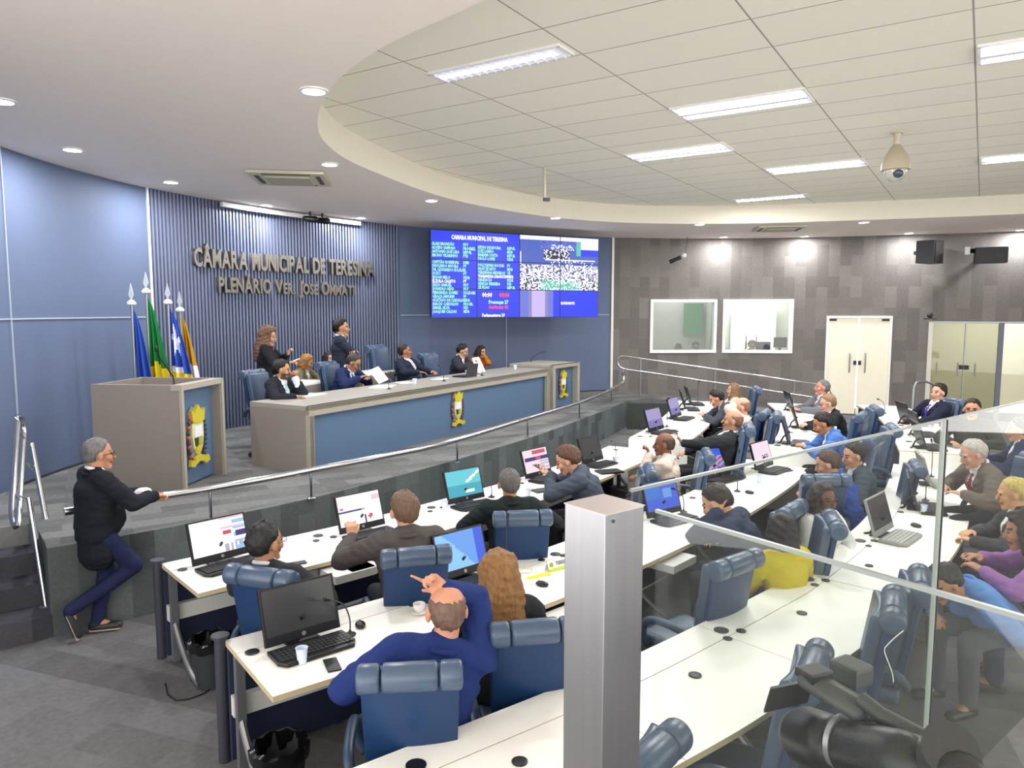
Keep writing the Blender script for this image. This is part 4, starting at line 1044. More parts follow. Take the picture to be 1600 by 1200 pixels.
def person(label, head, hd, z0, look=(0, 0), lean=5, top='3a3d45', shirt=None, tie=None, legs='24262e', sk='c99a7c', hair='241a15', style='short', ht=.016, pose='seated',
           hands=((-.17, .40, .80), (.17, .40, .80)), poles=((-1, -.2, -.6), (1, -.2, -.6)), hdir=None, curl=(.5, .5), vox=.009, glasses=False, size=1.0, fat=0, female=False, face=True, chairz=True,
           beard=None, twist=0, seat=.0, hl=.5, feet=None, jacketlen=0, top2=None, cat='person', group=None, watch=False, palm=None, chair_label=None, hn=(0, 0, -1), chair_dir=None, lean_side=0, chair_back=.06):
    """head = target world position of the head centre; hd = facing direction (rad)."""
    hipz = .56 if pose == 'seated' else .90
    sp = Matrix.Rotation(R(-lean), 4, 'X') @ Matrix.Rotation(R(lean_side), 4, 'Y')
    tw = Matrix.Rotation(R(twist), 4, 'Z')
    H = Vector((0, 0, hipz))
    def T(x, y, z): return H + tw @ (sp @ Vector((x, y, z)))
    k = .93 if female else 1
    neck = T(0, -.015, .50 * k); chest = T(0, 0, .33 * k); waist = T(0, .0, .16)
    hy, hp = look
    bend = tw @ sp.to_3x3().to_4x4()
    HM = Matrix.Translation(neck + (tw @ sp @ Vector((0, .035 if hp <= 25 else .055, .142)) - Vector((0, 0, .0))) + Vector((0, math.sin(R(hp)) * .03, -.03 * max(0, math.sin(R(hp)))))) @ Matrix.Rotation(R(hy + twist), 4, 'Z') @ Matrix.Rotation(R(-hp), 4, 'X') @ Matrix.Scale(1.13 if not female else 1.08, 4)
    hc = HM @ Vector((0, 0, 0))
    Rz = Matrix.Rotation(hd - math.pi / 2, 4, 'Z')
    off = Rz @ (hc * size)
    root = Vector((head[0] - off.x, head[1] - off.y, z0))
    t = thing('person', label, cat, tuple(root), hd - math.pi / 2, group)
    t.scale = (size,) * 3
    sw = (.168 if female else .192)
    sh = [T(-sw, 0, .445 * k), T(sw, 0, .445 * k)]
    hands = [Vector(h) for h in hands]
    el = []; wr = []
    for i in range(2):
        e, w_ = ik(sh[i], hands[i], .29 * k, .255 * k, poles[i]); el.append(e); wr.append(w_)
    hips = [Vector((-.09, .0, hipz)), Vector((.09, 0, hipz))]
    if pose == 'seated': kn = [Vector((-.13, .43, .53)), Vector((.13, .43, .53))]; an = [Vector((-.13, .40, .10)), Vector((.13, .40, .10))]
    else: kn = [Vector((-.095, .03, .49)), Vector((.095, .03, .49))]; an = [Vector((-.10, 0, .09)), Vector((.10, 0, .09))]
    if feet: kn = [Vector(p) for p in feet[:2]]; an = [Vector(p) for p in feet[2:4]]
    fdir = [Vector((-.12, 1, 0)), Vector((.12, 1, 0))]
    if feet and len(feet) > 4: fdir = [Vector(p) for p in feet[4:6]]
    def torso(mb, g, cl):
        f = 1 + fat
        AX = tw @ sp @ Vector((1, 0, 0))
        if cl < 2:
            u_ = 0 if female else .008
            mb.caps(T(0, 0, -.02) if cl else H, waist, .105 + g, .104 + u_ + g, 18, flat=(1.5, 1.05 * f), ax=AX)
            mb.caps(waist, chest, .104 + u_ + g, .120 + u_ + g, 18, flat=(1.42 + fat * .3, 1.0 * f), ax=AX)
            mb.caps(chest, T(0, -.01, .42 * k), .122 + u_ + g, .082 + g, 18, flat=(1.44, .95), ax=AX)
            mb.caps(sh[0], sh[1], .062 + g, .062 + g, 14)
            mb.caps(T(-.10, -.015, .45 * k), neck, .06 + g, .05 + g * .7, 12); mb.caps(T(.10, -.015, .45 * k), neck, .06 + g, .05 + g * .7, 12)
            if female: 
                for s_ in (-1, 1): mb.ell(T(s_ * .075, .085, .29), (.065 + g * .6,) * 3)
        if fat: mb.ell(T(0, .07, .10), (.15 + g, .12 + g + fat * .3, .14 + g))
        for i in range(2):
            mb.caps(sh[i], el[i], .061 + g, .047 + g, 14)
            e2 = el[i].lerp(wr[i], 1.0 if not cl else .93)
            mb.caps(el[i], e2, .047 + g, (.026 if not cl else .030) + g * (.9 if cl else 1), 14)
    # ---- body
    mb = MB(); torso(mb, -.004, 0)
    mb.caps(neck + Vector((0, 0, -.04)), HM @ Vector((0, -.02, -.05)), .062, .058, 14)
    mb.ell(HM @ Vector((0, -.015, .03)), (.075, .095, .086), 20, 14, M=HM.to_3x3())
    mb.caps(HM @ Vector((0, .025, .0)), HM @ Vector((0, .042, -.075)), .066, .036, 14, flat=(1, .95), ax=HM.to_3x3() @ Vector((1, 0, 0)))
    mb.ell(HM @ Vector((0, .062, -.095)), (.026, .022, .02), M=HM.to_3x3())
    for s_ in (-1, 1):
        mb.ell(HM @ Vector((s_ * .036, .058, -.02)), (.028, .028, .028)); mb.ell(HM @ Vector((s_ * .030, .073, .024)), (.026, .013, .010), M=HM.to_3x3())
        mb.ell(HM @ Vector((s_ * .079, -.008, -.005)), (.010, .019, .031), M=HM.to_3x3() @ Matrix.Rotation(s_ * R(-18), 3, 'Z'))
    mb.caps(HM @ Vector((0, .080, .018)), HM @ Vector((0, .101, -.026)), .008, .0145, 10)
    mb.ell(HM @ Vector((0, .082, -.052)), (.024, .011, .009), M=HM.to_3x3()); mb.ell(HM @ Vector((0, .080, -.066)), (.020, .011, .008), M=HM.to_3x3())
    wrists = []
    for i in range(2):
        s_ = -1 if i == 0 else 1
        d = (wr[i] - el[i]).normalized()
        if hdir and hdir[i] is not None: d = Vector(hdir[i]).normalized()
        n_ = Vector(hn if not palm else palm[i]); n_ = (n_ - d * n_.dot(d)); n_ = n_.normalized() if n_.length > .1 else Vector((0, 0, -1))
        wv = d.cross(n_).normalized()
        th = -s_ * (1 if wv.dot(Vector((1, 0, 0))) > 0 else -1)      # thumb on the inner side
        if abs(wv.x) < .3: th = 1 if wv.z > 0 else -1
        W0 = wr[i]; mb.caps(W0, W0 + d * .03, .027, .027, 12, flat=(1, .8), ax=wv)
        mb.caps(W0 + d * .025, W0 + d * .075, .034, .038, 14, flat=(1.05, .42), ax=wv)
        c = curl[i]; cc_ = c if isinstance(c, tuple) else (c,) * 4
        for f_, (o_, ln) in enumerate(((-.030, .030), (-.010, .036), (.010, .035), (.029, .027))):
            f2 = f_ if th > 0 else 3 - f_
            ln = (.034, .038, .036, .028)[3 - f2] if th > 0 else (.034, .038, .036, .028)[f_ if th < 0 else 3 - f_]
            c = cc_[(3 - f_) if th > 0 else f_]
            b0 = W0 + d * .092 + wv * o_ * 1.12; dd = (d + wv * o_ * 5).normalized()
            a1 = c * .7 + .12 * (f_ % 2) * c; a2 = a1 + c * 1.2; a3 = a2 + c * .8
            p1 = b0 + (dd * math.cos(a1) + n_ * math.sin(a1)) * ln; p2 = p1 + (dd * math.cos(a2) + n_ * math.sin(a2)) * ln * .75; p3 = p2 + (dd * math.cos(a3) + n_ * math.sin(a3)) * ln * .5
            mb.caps(b0 - d * .015, p1, .0094, .0088, 8, k=2); mb.caps(p1, p2, .0088, .0082, 8, k=2); mb.caps(p2, p3, .0082, .0074, 8, k=2)
        tb = W0 + d * .035 + wv * th * .028; t1 = tb + (d * .62 + wv * th * .7 + n_ * .35).normalized() * .036; t2 = t1 + (d * .9 + wv * th * .25 + n_ * .4).normalized() * .030
        mb.caps(tb - d * .01, t1, .0135, .011, 8, k=2); mb.caps(t1, t2, .011, .009, 8, k=2)
    for i in range(2):
        mb.caps(hips[i], kn[i], .082, .055, 12); mb.caps(kn[i], an[i], .052, .038, 12)
        mb.caps(an[i], an[i] + fdir[i].normalized() * .13 + Vector((0, 0, -.05)), .036, .026, 10)
    me = remesh(mb, vox, 3, 'body')
    c = fcent(me); HI = np.array(HM.inverted()); lc = c @ HI[:3, :3].T + HI[:3, 3]
    mi = np.zeros(len(c), np.int32)
    if face:
        x, y, z = lc.T; ax_ = np.abs(x)
        mi[(y > .055) & (np.abs(z + .059) < .0075 + vox * .3) & (ax_ < .024)] = 1
        mi[(y > .05) & (np.abs(z - .031) < .003 + vox * .3) & (ax_ > .014) & (ax_ < .05)] = 2
        if beard: mi[(z < -.035) & (y > -.005) & ((z < -.072) | (ax_ > .03) | (z > -.052)) & (z > -.13) & ((y > .03) | (z < -.02)) & (mi != 1)] = 3
    sm_ = skin(sk); rgb = [int(sk[i:i + 2], 16) for i in (0, 2, 4)]
    lip = '%02x%02x%02x' % (int(rgb[0] * .82), int(rgb[1] * .62), int(rgb[2] * .62))
    bo = finish(me, [sm_, skin(lip), hairm(hair), mat('stubble_' + sk, '%02x%02x%02x' % tuple(int(q * .45) for q in rgb), .7)], 'body', t)
    me.polygons.foreach_set('material_index', mi)
    if face:
        for s_ in (-1, 1):
            MB().ell(HM @ Vector((s_ * .031, .0745, .009)), (.0115, .0085, .0062), 10, 8, M=HM.to_3x3()).build('eye', M_eye, t, True)
    # ---- hair
    if style != 'none':
        nu, nv = 48, 30; V = []; F = []
        sgn = random.Random(label).random() * 10
        for j in range(nv + 1):
            e_ = -90 + 180 * j / nv
            for i in range(nu):
                az = -180 + 360 * i / nu; base = hline(az)
                if style in ('long', 'bun', 'bob'): base -= 12 if abs(az) > 60 else 0
                up = e_ - base
                base += noise.noise(Vector((az * .16, sgn, 0))) * 11; up = e_ - base
                inn = min(1, max(0, up / 5))
                if style == 'fringe':
                    lim = (30 if abs(az) > 70 else -10) + noise.noise(Vector((az * .1, sgn, 3))) * 8
                    inn = min(inn, min(1, max(0, (lim - e_) / 10)))
                if style == 'thin': inn *= (.25 if e_ > 35 else 1)
                thick = ht * (1 + .35 * math.sin(az * .05 + sgn) * math.cos(e_ * .07) + (.5 if e_ > 40 and style == 'quiff' and abs(az) < 90 else 0))
                r_ = (.90 + inn * .10)
                n3 = noise.noise(Vector((math.cos(R(az)) * 4, math.sin(R(az)) * 4, e_ * .08 + sgn))) * .006
                ce = math.cos(R(e_)); dx, dy, dz = math.sin(R(az)) * ce, math.cos(R(az)) * ce, math.sin(R(e_))
                rmp = min(1, max(0, up / 50)); rmp = .10 + .75 * rmp * (2 - rmp) if style in ('short', 'quiff', 'fringe', 'thin') else 1
                n3 += noise.noise(Vector((dx * 9 + sgn, dy * 9, dz * 9))) * .007
                if e_ < 0 and abs(az) > 98: g_ = ce ** .6 / max(ce, .01); dx *= g_; dy *= g_; dz *= 1.22
                tt_ = inn * (thick * rmp + n3 * min(1, up / 20 + .1) + .001)
                V.append(HM @ Vector((dx * (.075 * r_ + tt_), -.015 + dy * (.095 * r_ + tt_), .03 + dz * (.086 * r_ + tt_))))
        for j in range(nv):
            for i in range(nu): F.append((j * nu + i, j * nu + (i + 1) % nu, (j + 1) * nu + (i + 1) % nu, (j + 1) * nu + i))
        hb = MB(); hb.v = [tuple(v) for v in V]; hb.f = F; hb.m = [0] * len(F)
        if style == 'long':
            rg = random.Random(5)
            for q in range(17):
                az = 62 + q * (236 / 16); a = R(az); s0 = HM @ Vector((math.sin(a) * .07, -.02 + math.cos(a) * .088, .045)); 
                L_ = hl * (.8 + .2 * rg.random()) * (.75 if abs(az - 180) > 85 else 1)
                s1 = HM @ Vector((math.sin(a) * .092, -.03 + math.cos(a) * .105, -.08))
                bd = Vector((s1.x - hc.x, s1.y - hc.y, 0)); s2 = s1 + Vector((bd.x * .25, bd.y * .1 - .02, -L_ * .5)); s3 = s2 + Vector((-bd.x * .15, -.015, -L_ * .5))
                if abs(az - 180) > 95: s2.y += .03; s3.y += .05
                hb.caps(s0, s1, .03, .032, 10); hb.caps(s1, s2, .032, .028, 10); hb.caps(s2, s3, .028, .014, 10)
            me = remesh(hb, .009, 2, 'hair'); wrinkle(me, .004, sgn, 22)
            finish(me, [hairm(hair)], 'hair', t)
        elif style == 'bob':
            for q in range(15):
                az = 75 + q * 15; a = R(az); s0 = HM @ Vector((math.sin(a) * .072, -.02 + math.cos(a) * .09, .03)); s1 = HM @ Vector((math.sin(a) * .09, -.02 + math.cos(a) * .1, -.07))
                hb.caps(s0, s1, .034, .03, 10); hb.caps(s1, s1 + Vector((0, 0, -.04)), .03, .02, 10)
            me = remesh(hb, .009, 2, 'hair'); wrinkle(me, .005, sgn, 18); finish(me, [hairm(hair)], 'hair', t)
        else:
            if style == 'bun': hb.ell(HM @ Vector((0, -.12, .06)), (.045, .04, .045))
            me = hb.mesh('hair'); finish(me, [hairm(hair)], 'hair', t)
    if glasses:
        g = MB()
        for s_ in (-1, 1):
            pts = [HM @ Vector((s_ * .033 + math.cos(q * math.pi / 6) * .024, .093, .006 + math.sin(q * math.pi / 6) * .017)) for q in range(12)]
            g.tube(pts, .0022, 6, closed=True); g.tube([HM @ Vector((s_ * .057, .092, .010)), HM @ Vector((s_ * .078, .04, .008)), HM @ Vector((s_ * .082, -.01, .004))], .002, 6)
        g.tube([HM @ Vector((-.009, .096, .008)), HM @ Vector((.009, .096, .008))], .0022, 6)
        g.build('glasses', M_black, t, True)
    # ---- upper clothing
    cvx = max(vox, .011)
    mb = MB(); torso(mb, .024 if not female else .016, 1)
    jl = jacketlen
    if jl: 
        mb.caps(T(0, 0, .05), H + Vector((0, .01, -jl)), .125, .135, 18, flat=(1.42, 1.05), ax=(1, 0, 0))
    me = remesh(mb, cvx, 3, 'jacket'); wrinkle(me, .005, len(label)); wrinkle(me, .0028, 2 + len(label), 17)
    c = fcent(me); TI = np.array((Matrix.Translation(H) @ tw @ sp).inverted()); lc = c @ TI[:3, :3].T + TI[:3, 3]; x, y, z = lc.T
    # open the neck
    neckl = np.array(TI[:3, :3] @ np.array(neck) + TI[:3, 3])
    if shirt:
        vz0 = .19; ztop = neckl[2] + .02; wv_ = np.clip((z - vz0) / (ztop - vz0), 0, 1) * .068
        m = (y > .02) & (np.abs(x) < wv_) & (z > vz0)
        shm = split(me, m, 'shirt')
        if tie:
            c2 = fcent(shm); l2 = c2 @ TI[:3, :3].T + TI[:3, 3]
            m2 = (np.abs(l2[:, 0]) < .022 + .010 * np.clip((.40 - l2[:, 2]) / .2, 0, 1)) & (l2[:, 2] < neckl[2] - .045)
            tm = split(shm, m2, 'tie', .006); finish(tm, [cloth(tie, .6)], 'tie', t)
        b = bmesh.new(); b.from_mesh(shm); tmp = MB()
        ring = [neck + (tw @ sp @ Vector((math.cos(q * math.pi / 8) * .066, math.sin(q * math.pi / 8) * .066 + .002, .004 - .022 * math.sin(q * math.pi / 8)))) for q in range(16)]
        tmp.tube([p + (HM.translation - neck) * .12 for p in ring], .014, 8, closed=True)
        tm2 = tmp.mesh('x'); b.from_mesh(tm2); b.to_mesh(shm); b.free()
        finish(shm, [cloth(shirt, .75)], 'shirt', t)
        for i in range(2):
            a_ = el[i].lerp(wr[i], .90); b_ = wr[i] + (wr[i] - el[i]).normalized() * .006
            MB().caps(a_, b_, .034, .033, 12, k=1).build('shirt_cuff', cloth(shirt, .75), t, True)
    finish(me, [cloth(top)], 'shirt' if not shirt else 'jacket', t)
    if shirt or top2 or style in ('short', 'fringe', 'quiff'):
        cpts = [neck + (tw @ sp @ Vector((math.cos(q) * .078, math.sin(q) * .075 - .004, -.012 - .02 * max(0, math.sin(q))))) for q in np.linspace(math.pi * .88, math.pi * 2.12, 14)]
        MB().tube(cpts, .017, 8).build('collar', cloth(top), t, 'full')
    if watch: 
        a_ = wr[0]; MB().tube([a_ + Vector((math.cos(q), 0, math.sin(q))) * .034 for q in np.linspace(0, 5.9, 10)], .006, 6).build('watch', M_black, t, True)
    # ---- trousers and shoes
    mb = MB(); mb.caps((-.05, 0, hipz), (.05, 0, hipz), .118, .118, 14)
    mb.caps(H, H + Vector((0, 0, .07)), .112, .108, 16, flat=(1.42, 1.0), ax=(1, 0, 0))
    for i in range(2):
        mb.caps(hips[i], kn[i], .098, .072, 14); mb.caps(kn[i], an[i] + Vector((0, 0, .01)), .070, .055, 14)
    me = remesh(mb, .014, 3, 'trousers'); wrinkle(me, .003, 3 + len(label)); finish(me, [cloth(legs)], 'trousers', t)
    for i in range(2):
        fd_ = fdir[i].normalized(); a_ = an[i] + Vector((0, 0, -.045)) - fd_ * .03
        s_ = MB(); s_.caps(a_, a_ + fd_ * .19, .045, .040, 12, flat=(1, .9), ax=fd_.cross(Vector((0, 0, 1)))); s_.caps(an[i], a_ + Vector((0, 0, .01)), .048, .045, 12)
        s_.build('shoe', M_black if pose == 'seated' else mat('shoe_dark', '2a2b30', .5), t, True)
        if pose != 'seated':
            MB().caps(a_ + Vector((0, 0, -.028)) - fd_ * .02, a_ + fd_ * .2 + Vector((0, 0, -.026)), .047, .042, 12, flat=(1, .3), ax=fd_.cross(Vector((0, 0, 1)))).build('shoe_sole', mat('shoe_sole', 'b7a9a0', .6), t, True)
    if pose == 'seated' and chairz and chair_label:
        f = Vector((math.cos(hd), math.sin(hd))); cdn = hd if chair_dir is None else chair_dir
        chair(root.x - f.x * chair_back, root.y - f.y * chair_back, z0 + seat, cdn, chair_label)
    PEOPLE.append((label[:40], tuple(round(v, 2) for v in root), round(math.degrees(hd))))
    return t
PEOPLE = []

def HP(u, v, z0, lean=5, size=1, pose='seated', hp=0):
    hz = (.56 if pose == 'seated' else .90) + .665 * math.cos(R(lean)) - .03 * max(0, math.sin(R(hp)))
    return at(u, v, z0 + hz * size)
LAP = ((-.10, .26, .70), (.10, .26, .70)); DESK = ((-.16, .40, .80), (.16, .40, .80))
DX = .75                                   # stage level
HS = math.atan2(-tx.x, tx.y) + math.pi     # direction officials face (towards the chamber)
HS = math.atan2(-ty.y, -ty.x)
def hrow(C, u, v, z): return heading(C, at(u, v, z))
# --- stage
person('bearded man with light blue tie at the left counter end, fist at chin', HP(441, 575, DX, 8, .97), HS + R(12), DX, look=(26, 8), lean=8, top='23242c', shirt='e8ecf4', tie='9cc4cf', sk='b98a68', hair='15110f', beard=1, size=.97,
       hands=((-.05, .28, 1.08), (.22, .45, .86)), poles=((-.4, .6, -1), (1, -.2, -.6)), hdir=((.1, .1, 1), None), curl=(1.4, .8), ht=.02, chair_label='blue office chair under the man with the light blue tie on the stage')
person('man with glasses in a navy suit and blue tie reading a paper at the counter', HP(553, 563, DX, 22, 1), HS + R(8), DX, look=(10, 30), lean=20, top='1e2c52', shirt='eceff6', tie='3a4fa8', sk='a97d60', hair='39342f', style='short', ht=.012, glasses=True,
       hands=((-.16, .42, .88), (.16, .46, .92)))
person('heavy man in dark suit and pale tie in the high-backed chair', HP(633, 548, DX, -8, 1.0), HS + R(6), DX, look=(30, -3), lean=-6, top='262a3c', shirt='f0f3f8', tie='c9d6d4', sk='a27452', hair='231b17', ht=.008, fat=.25,
       hands=((-.2, .38, .84), (.26, .38, .86)))
person('man in grey suit and red tie at the counter holding papers', HP(723, 546, DX, 12, .98), HS + R(10), DX, look=(10, 22), lean=12, top='30333c', shirt='f2f2f6', tie='b0303c', sk='c99a7e', hair='191412', ht=.016,
       hands=((-.12, .42, .87), (.22, .44, .95)), size=.98)
person('woman in orange jacket with long dark hair beside the man with red tie', HP(752, 547, DX, 14, .92), HS - R(8), DX, look=(0, 14), lean=14, top='c0701e', sk='c59a80', hair='2a1d17', style='long', hl=.35, size=.94, female=True, ht=.018,
       hands=((-.02, .22, 1.08), (.26, .42, .86)), poles=((-.2, .9, -1.2), (1, -.2, -.6)), hdir=((.1, .1, 1), (1, .2, -.1)), curl=(1.5, .5))
person('woman standing by the slats in black jacket with wavy brown hair', atD(420, 521, 11.1), HS + R(38), DX, look=(-10, 14), lean=3, top='202026', shirt=None, legs='1e2740', sk='c49676', hair='6a4c38', style='long', hl=.30, pose='standing', size=1.03, female=True, ht=.04,
       hands=((-.12, .30, 1.22), (.16, .34, 1.12)), hdir=((.1, .3, .9), (.1, .9, .3)), curl=(1.1, .9), jacketlen=.16)
person('slim young man standing with crossed arms behind the counter', atD(534, 511, 12.1), HS + R(42), DX, look=(-5, 0), lean=0, top='2c3340', shirt='f3f4f8', sk='b98868', hair='14110f', ht=.024, style='quiff', pose='standing', size=1.07,
       hands=((.10, .17, 1.20), (-.10, .21, 1.17)), poles=((-1, .3, -.6), (1, .3, -.6)), hdir=((1, .0, .1), (-1, 0, -.1)), jacketlen=.14, curl=(.5, .5))
person('blond woman in a khaki jacket sitting at the rear table by the slats', atD(480, 556, 12.3), HS + R(15), DX, look=(8, 22), lean=15, top='7d745c', shirt='e8e4da', sk='d0a184', hair='a5753c', style='bob', ht=.022, female=True, size=.95,
       hands=((-.15, .38, .82), (.15, .40, .82)))
person('long-haired woman in beige half hidden behind the standing young man', atD(514, 549, 13.1), HS + R(5), DX, look=(-15, 5), lean=4, top='cbb9a2', sk='c99b80', hair='251a18', style='long', hl=.38, ht=.016, female=True, size=.93, hands=DESK)
# --- man at the rail
pr_ = at(155, 706, 1.53)
person('grey-haired man in black jacket and jeans leaning on the stage rail', pr_, R(48), 0, look=(-8, 2), lean=4, top='1d2128', shirt='e9e9ee', legs='252a4c', sk='bf8a6c', hair='6e6c6c', ht=.014, pose='standing', size=.98, glasses=True, vox=.007,
       hands=((.0, .44, 1.14), (.11, .45, 1.13)), poles=((-.8, -.3, -1), (.8, -.3, -1)), hdir=((.6, .8, -.1), (-.3, .9, -.1)), curl=(1.0, 1.2), jacketlen=.20, fat=.08,
       feet=((-.09, .10, .50), (.10, .26, .55), (-.07, 0.0, .09), (.00, -.22, .26), (.7, 1, 0), (.2, .25, -1)))
# --- front row
h = lambda u, v: hrow(R1, u, v, .75)
person('dark-haired man with glasses in a dark suit, leftmost in the front row', HP(417, 843, 0, 0, 1.0), R(74), 0, look=(-16, 0), lean=0, top='34343c', shirt='e6e6ea', sk='b38465', hair='1e1b1c', ht=.018, glasses=True, vox=.0075, hands=((-.2, .38, .82), (.2, .36, .80)))
person('brown-haired man in brownish grey suit raising a hand in the front row', HP(631, 793, 0, 10, 1.05), R(114), 0, look=(4, 6), lean=10, top='55504f', shirt=None, sk='cf9e83', hair='6b5342', ht=.018, vox=.0075, size=1.05, hands=((-.30, .42, .96), (.30, .26, .70)), hdir=((.0, .3, .9), None), curl=(1.3, .4))
person('man with short grey hair in a dark green-black suit beside a turquoise screen', HP(795, 752, 0, 6, 1.0), R(108), 0, look=(-3, 2), lean=6, top='232b2c', shirt=None, sk='b17f62', hair='5e5b59', ht=.010, vox=.0075, hands=((-.25, .40, .82), (.27, .20, .72)))
person('brown-haired man in a slate suit bending over the phone in his hands', HP(886, 708, 0, 24, 1.08), h(900, 760) + R(28), 0, look=(-2, 26), lean=24, top='4a5261', shirt=None, sk='cf9f85', hair='5b4130', ht=.022, vox=.0075, size=1.06, hands=((-.04, .46, .98), (.06, .48, .97)), hdir=((.1, 1, .4), (-.1, 1, .4)), curl=(.9, 1.0), hn=(0, .2, 1), chair_label='blue leather chair pushed askew behind the man bending over a phone', chair_dir=h(900, 760) + R(30), chair_back=.2)
person('bald man in beige shirt with a hand on his chin', HP(1037, 688, 0, 6, 1.02), h(1000, 720) + R(15), 0, look=(5, 2), lean=4, top='cdbfb4', sk='7c5340', hair='4a3730', ht=.004, style='fringe', hands=((-.03, .22, 1.08), (.12, .34, .80)), poles=((-.4, .5, -1), (1, -.2, -.6)), hdir=((.0, .3, .9), None), curl=(1.3, .6), legs='3a3a40', chair_label='blue leather chair under the man in the beige shirt', chair_dir=h(1000, 720) + R(22), chair_back=.12)
hh = lambda u, v: hrow(R1h, u, v, .94)
person('bald man in a dark suit reclining with open knees and a raised palm', HP(1144, 652, UP, -14, 1.02), hh(1110, 680) + R(12), UP, look=(0, -6), lean=-16, top='2c2f33', shirt='dcdfe6', sk='b78a70', hair='7c5b4a', ht=.003, style='fringe', hands=((-.24, .42, .93), (.14, .42, .74)), hdir=((-.1, .5, .9), None), curl=(.4, .8), fat=.1, chair_label='blue leather chair the bald man reclines in', chair_dir=hh(1110, 680) + R(12), legs='2d2e31')
person('man in a grey suit bending over folded hands in the far front row', HP(1119, 618, UP, 26, 1), hh(1100, 640) + R(10), UP, look=(0, 28), lean=26, top='454852', shirt='ececf0', sk='c58f78', hair='1e1816', ht=.018, hands=((-.05, .50, .84), (.07, .50, .84)))
person('woman with long light brown hair and pale top, farthest in the front row', HP(1145, 606, UP, 6, .92), hh(1100, 632) + R(5), UP, look=(5, 0), lean=5, top='e0cdb8', sk='d0a489', hair='7c5f44', style='long', hl=.36, female=True, size=.93, hands=DESK, chair_label='blue leather chair under the long-haired woman in the far front row')
person('bald man in pale shirt behind the reclining man, hand on head', HP(1158, 636, UP, 2, .98), hh(1120, 650), UP, look=(8, 4), lean=4, top='d9c8bc', sk='d19c83', hair='8a6b58', style='fringe', ht=.003, hands=((-.06, .16, 1.22), (.16, .3, .8)), hdir=((.5, -.3, .7), None), chair_label='blue leather chair behind the bald man with a hand on his head', chair_back=.1)
# --- middle row
h = lambda u, v: hrow(R2, u, v, .75)
person('balding man in navy jacket with one hand on his head, nearest person', HP(698, 950, 0, 6, 1.02), R(104), 0, look=(0, 6), lean=6, lean_side=12, top='23346f', sk='cc9277', hair='71594d', style='fringe', ht=.003, vox=.0065, size=1.04, hands=((-.33, .30, .76), (.13, .09, 1.29)), poles=((-1, -.2, -.5), (.8, 1, -.1)), hdir=(None, (-.70, .05, .55)), curl=(.5, (.05, 1.0, 1.2, 1.3)), palm=((0, 0, -1), (0, -.9, -.5)), face=True, legs='20222c')
person('woman with very long straight light brown hair left of the steel pillar', HP(778, 896, 0, 6, .98), R(110), 0, look=(4, 4), lean=6, top='2a2a30', sk='cf9e83', hair='8a6238', style='long', hl=.60, ht=.028, vox=.0075, female=True, size=1.02, hands=DESK)
person('dark-haired man in slate jacket resting his forehead on his hand', HP(1119, 775, 0, 26, 1.05), h(1120, 800) + R(12), 0, look=(0, 32), lean=26, top='343f57', sk='c9977a', hair='2c2622', ht=.018, vox=.0075, size=1.05, hands=((-.08, .30, 1.06), (.18, .34, .78)), poles=((-.3, .6, -1), (1, -.2, -.6)), hdir=((.3, -.2, .9), None), curl=(.7, .5), chair_label='blue leather chair behind the man resting his forehead on his hand', chair_dir=h(1120, 800) + R(25), chair_back=.22)
person('man in a bright blue suit bending forward, seen from behind his chair', HP(1292, 716, 0, 20, 1.02), h(1230, 765) + R(6), 0, look=(10, 20), lean=20, top='2f4c98', sk='c39274', hair='4a372b', ht=.016, hands=((-.3, .40, .80), (.2, .42, .80)), fat=.1)
person('dark-haired man in a grey-green suit turned left, right of the man in bright blue', HP(1333, 712, 0, 10, .98), h(1260, 745) + R(25), 0, look=(10, 10), lean=10, top='3c4a52', shirt='e9edf2', sk='c49272', hair='171312', ht=.018, hands=((-.2, .4, .8), (.1, .3, .75)), chair_label='blue leather chair right of the man in the grey-green suit', chair_dir=h(1260, 745) + R(10), chair_back=.18)
hh = lambda u, v: hrow(R2h, u, v, .94)
person('young dark-haired man in a light blue suit typing in the raised middle row', HP(1285, 656, UP, 22, 1.0), hh(1245, 690) + R(14), UP, look=(0, 26), lean=22, top='4d74b4', shirt='f0f2f8', sk='b07c58', hair='1a1412', ht=.016, hands=((-.12, .46, .84), (.10, .48, .84)), chair_label='blue leather chair behind the man in the light blue suit', chair_dir=hh(1250, 690) + R(10), chair_back=.2)
person('man with receding light hair and glasses in a black suit beside the door', HP(1293, 627, UP, 16, 1), hh(1250, 660) + R(12), UP, look=(0, 14), lean=16, top='24262a', shirt='eceef0', sk='d2a48f', hair='8a6d52', style='short', ht=.008, glasses=True, hands=((-.16, .48, .86), (.12, .46, .84)), chair_label='blue leather chair behind the man in black beside the door', chair_dir=hh(1250, 660) + R(5), chair_back=.16, watch=False)
person('grey-haired man in a grey suit and pink tie, farthest in the middle row', HP(1284, 604, UP, 4, 1), hh(1250, 640) + R(8), UP, look=(0, -6), lean=4, top='6a6e76', shirt='ecdfe6', tie='96505f', sk='c18a74', hair='6c6b6a', ht=.010, hands=((-.25, .46, .86), (.10, .44, .84)))
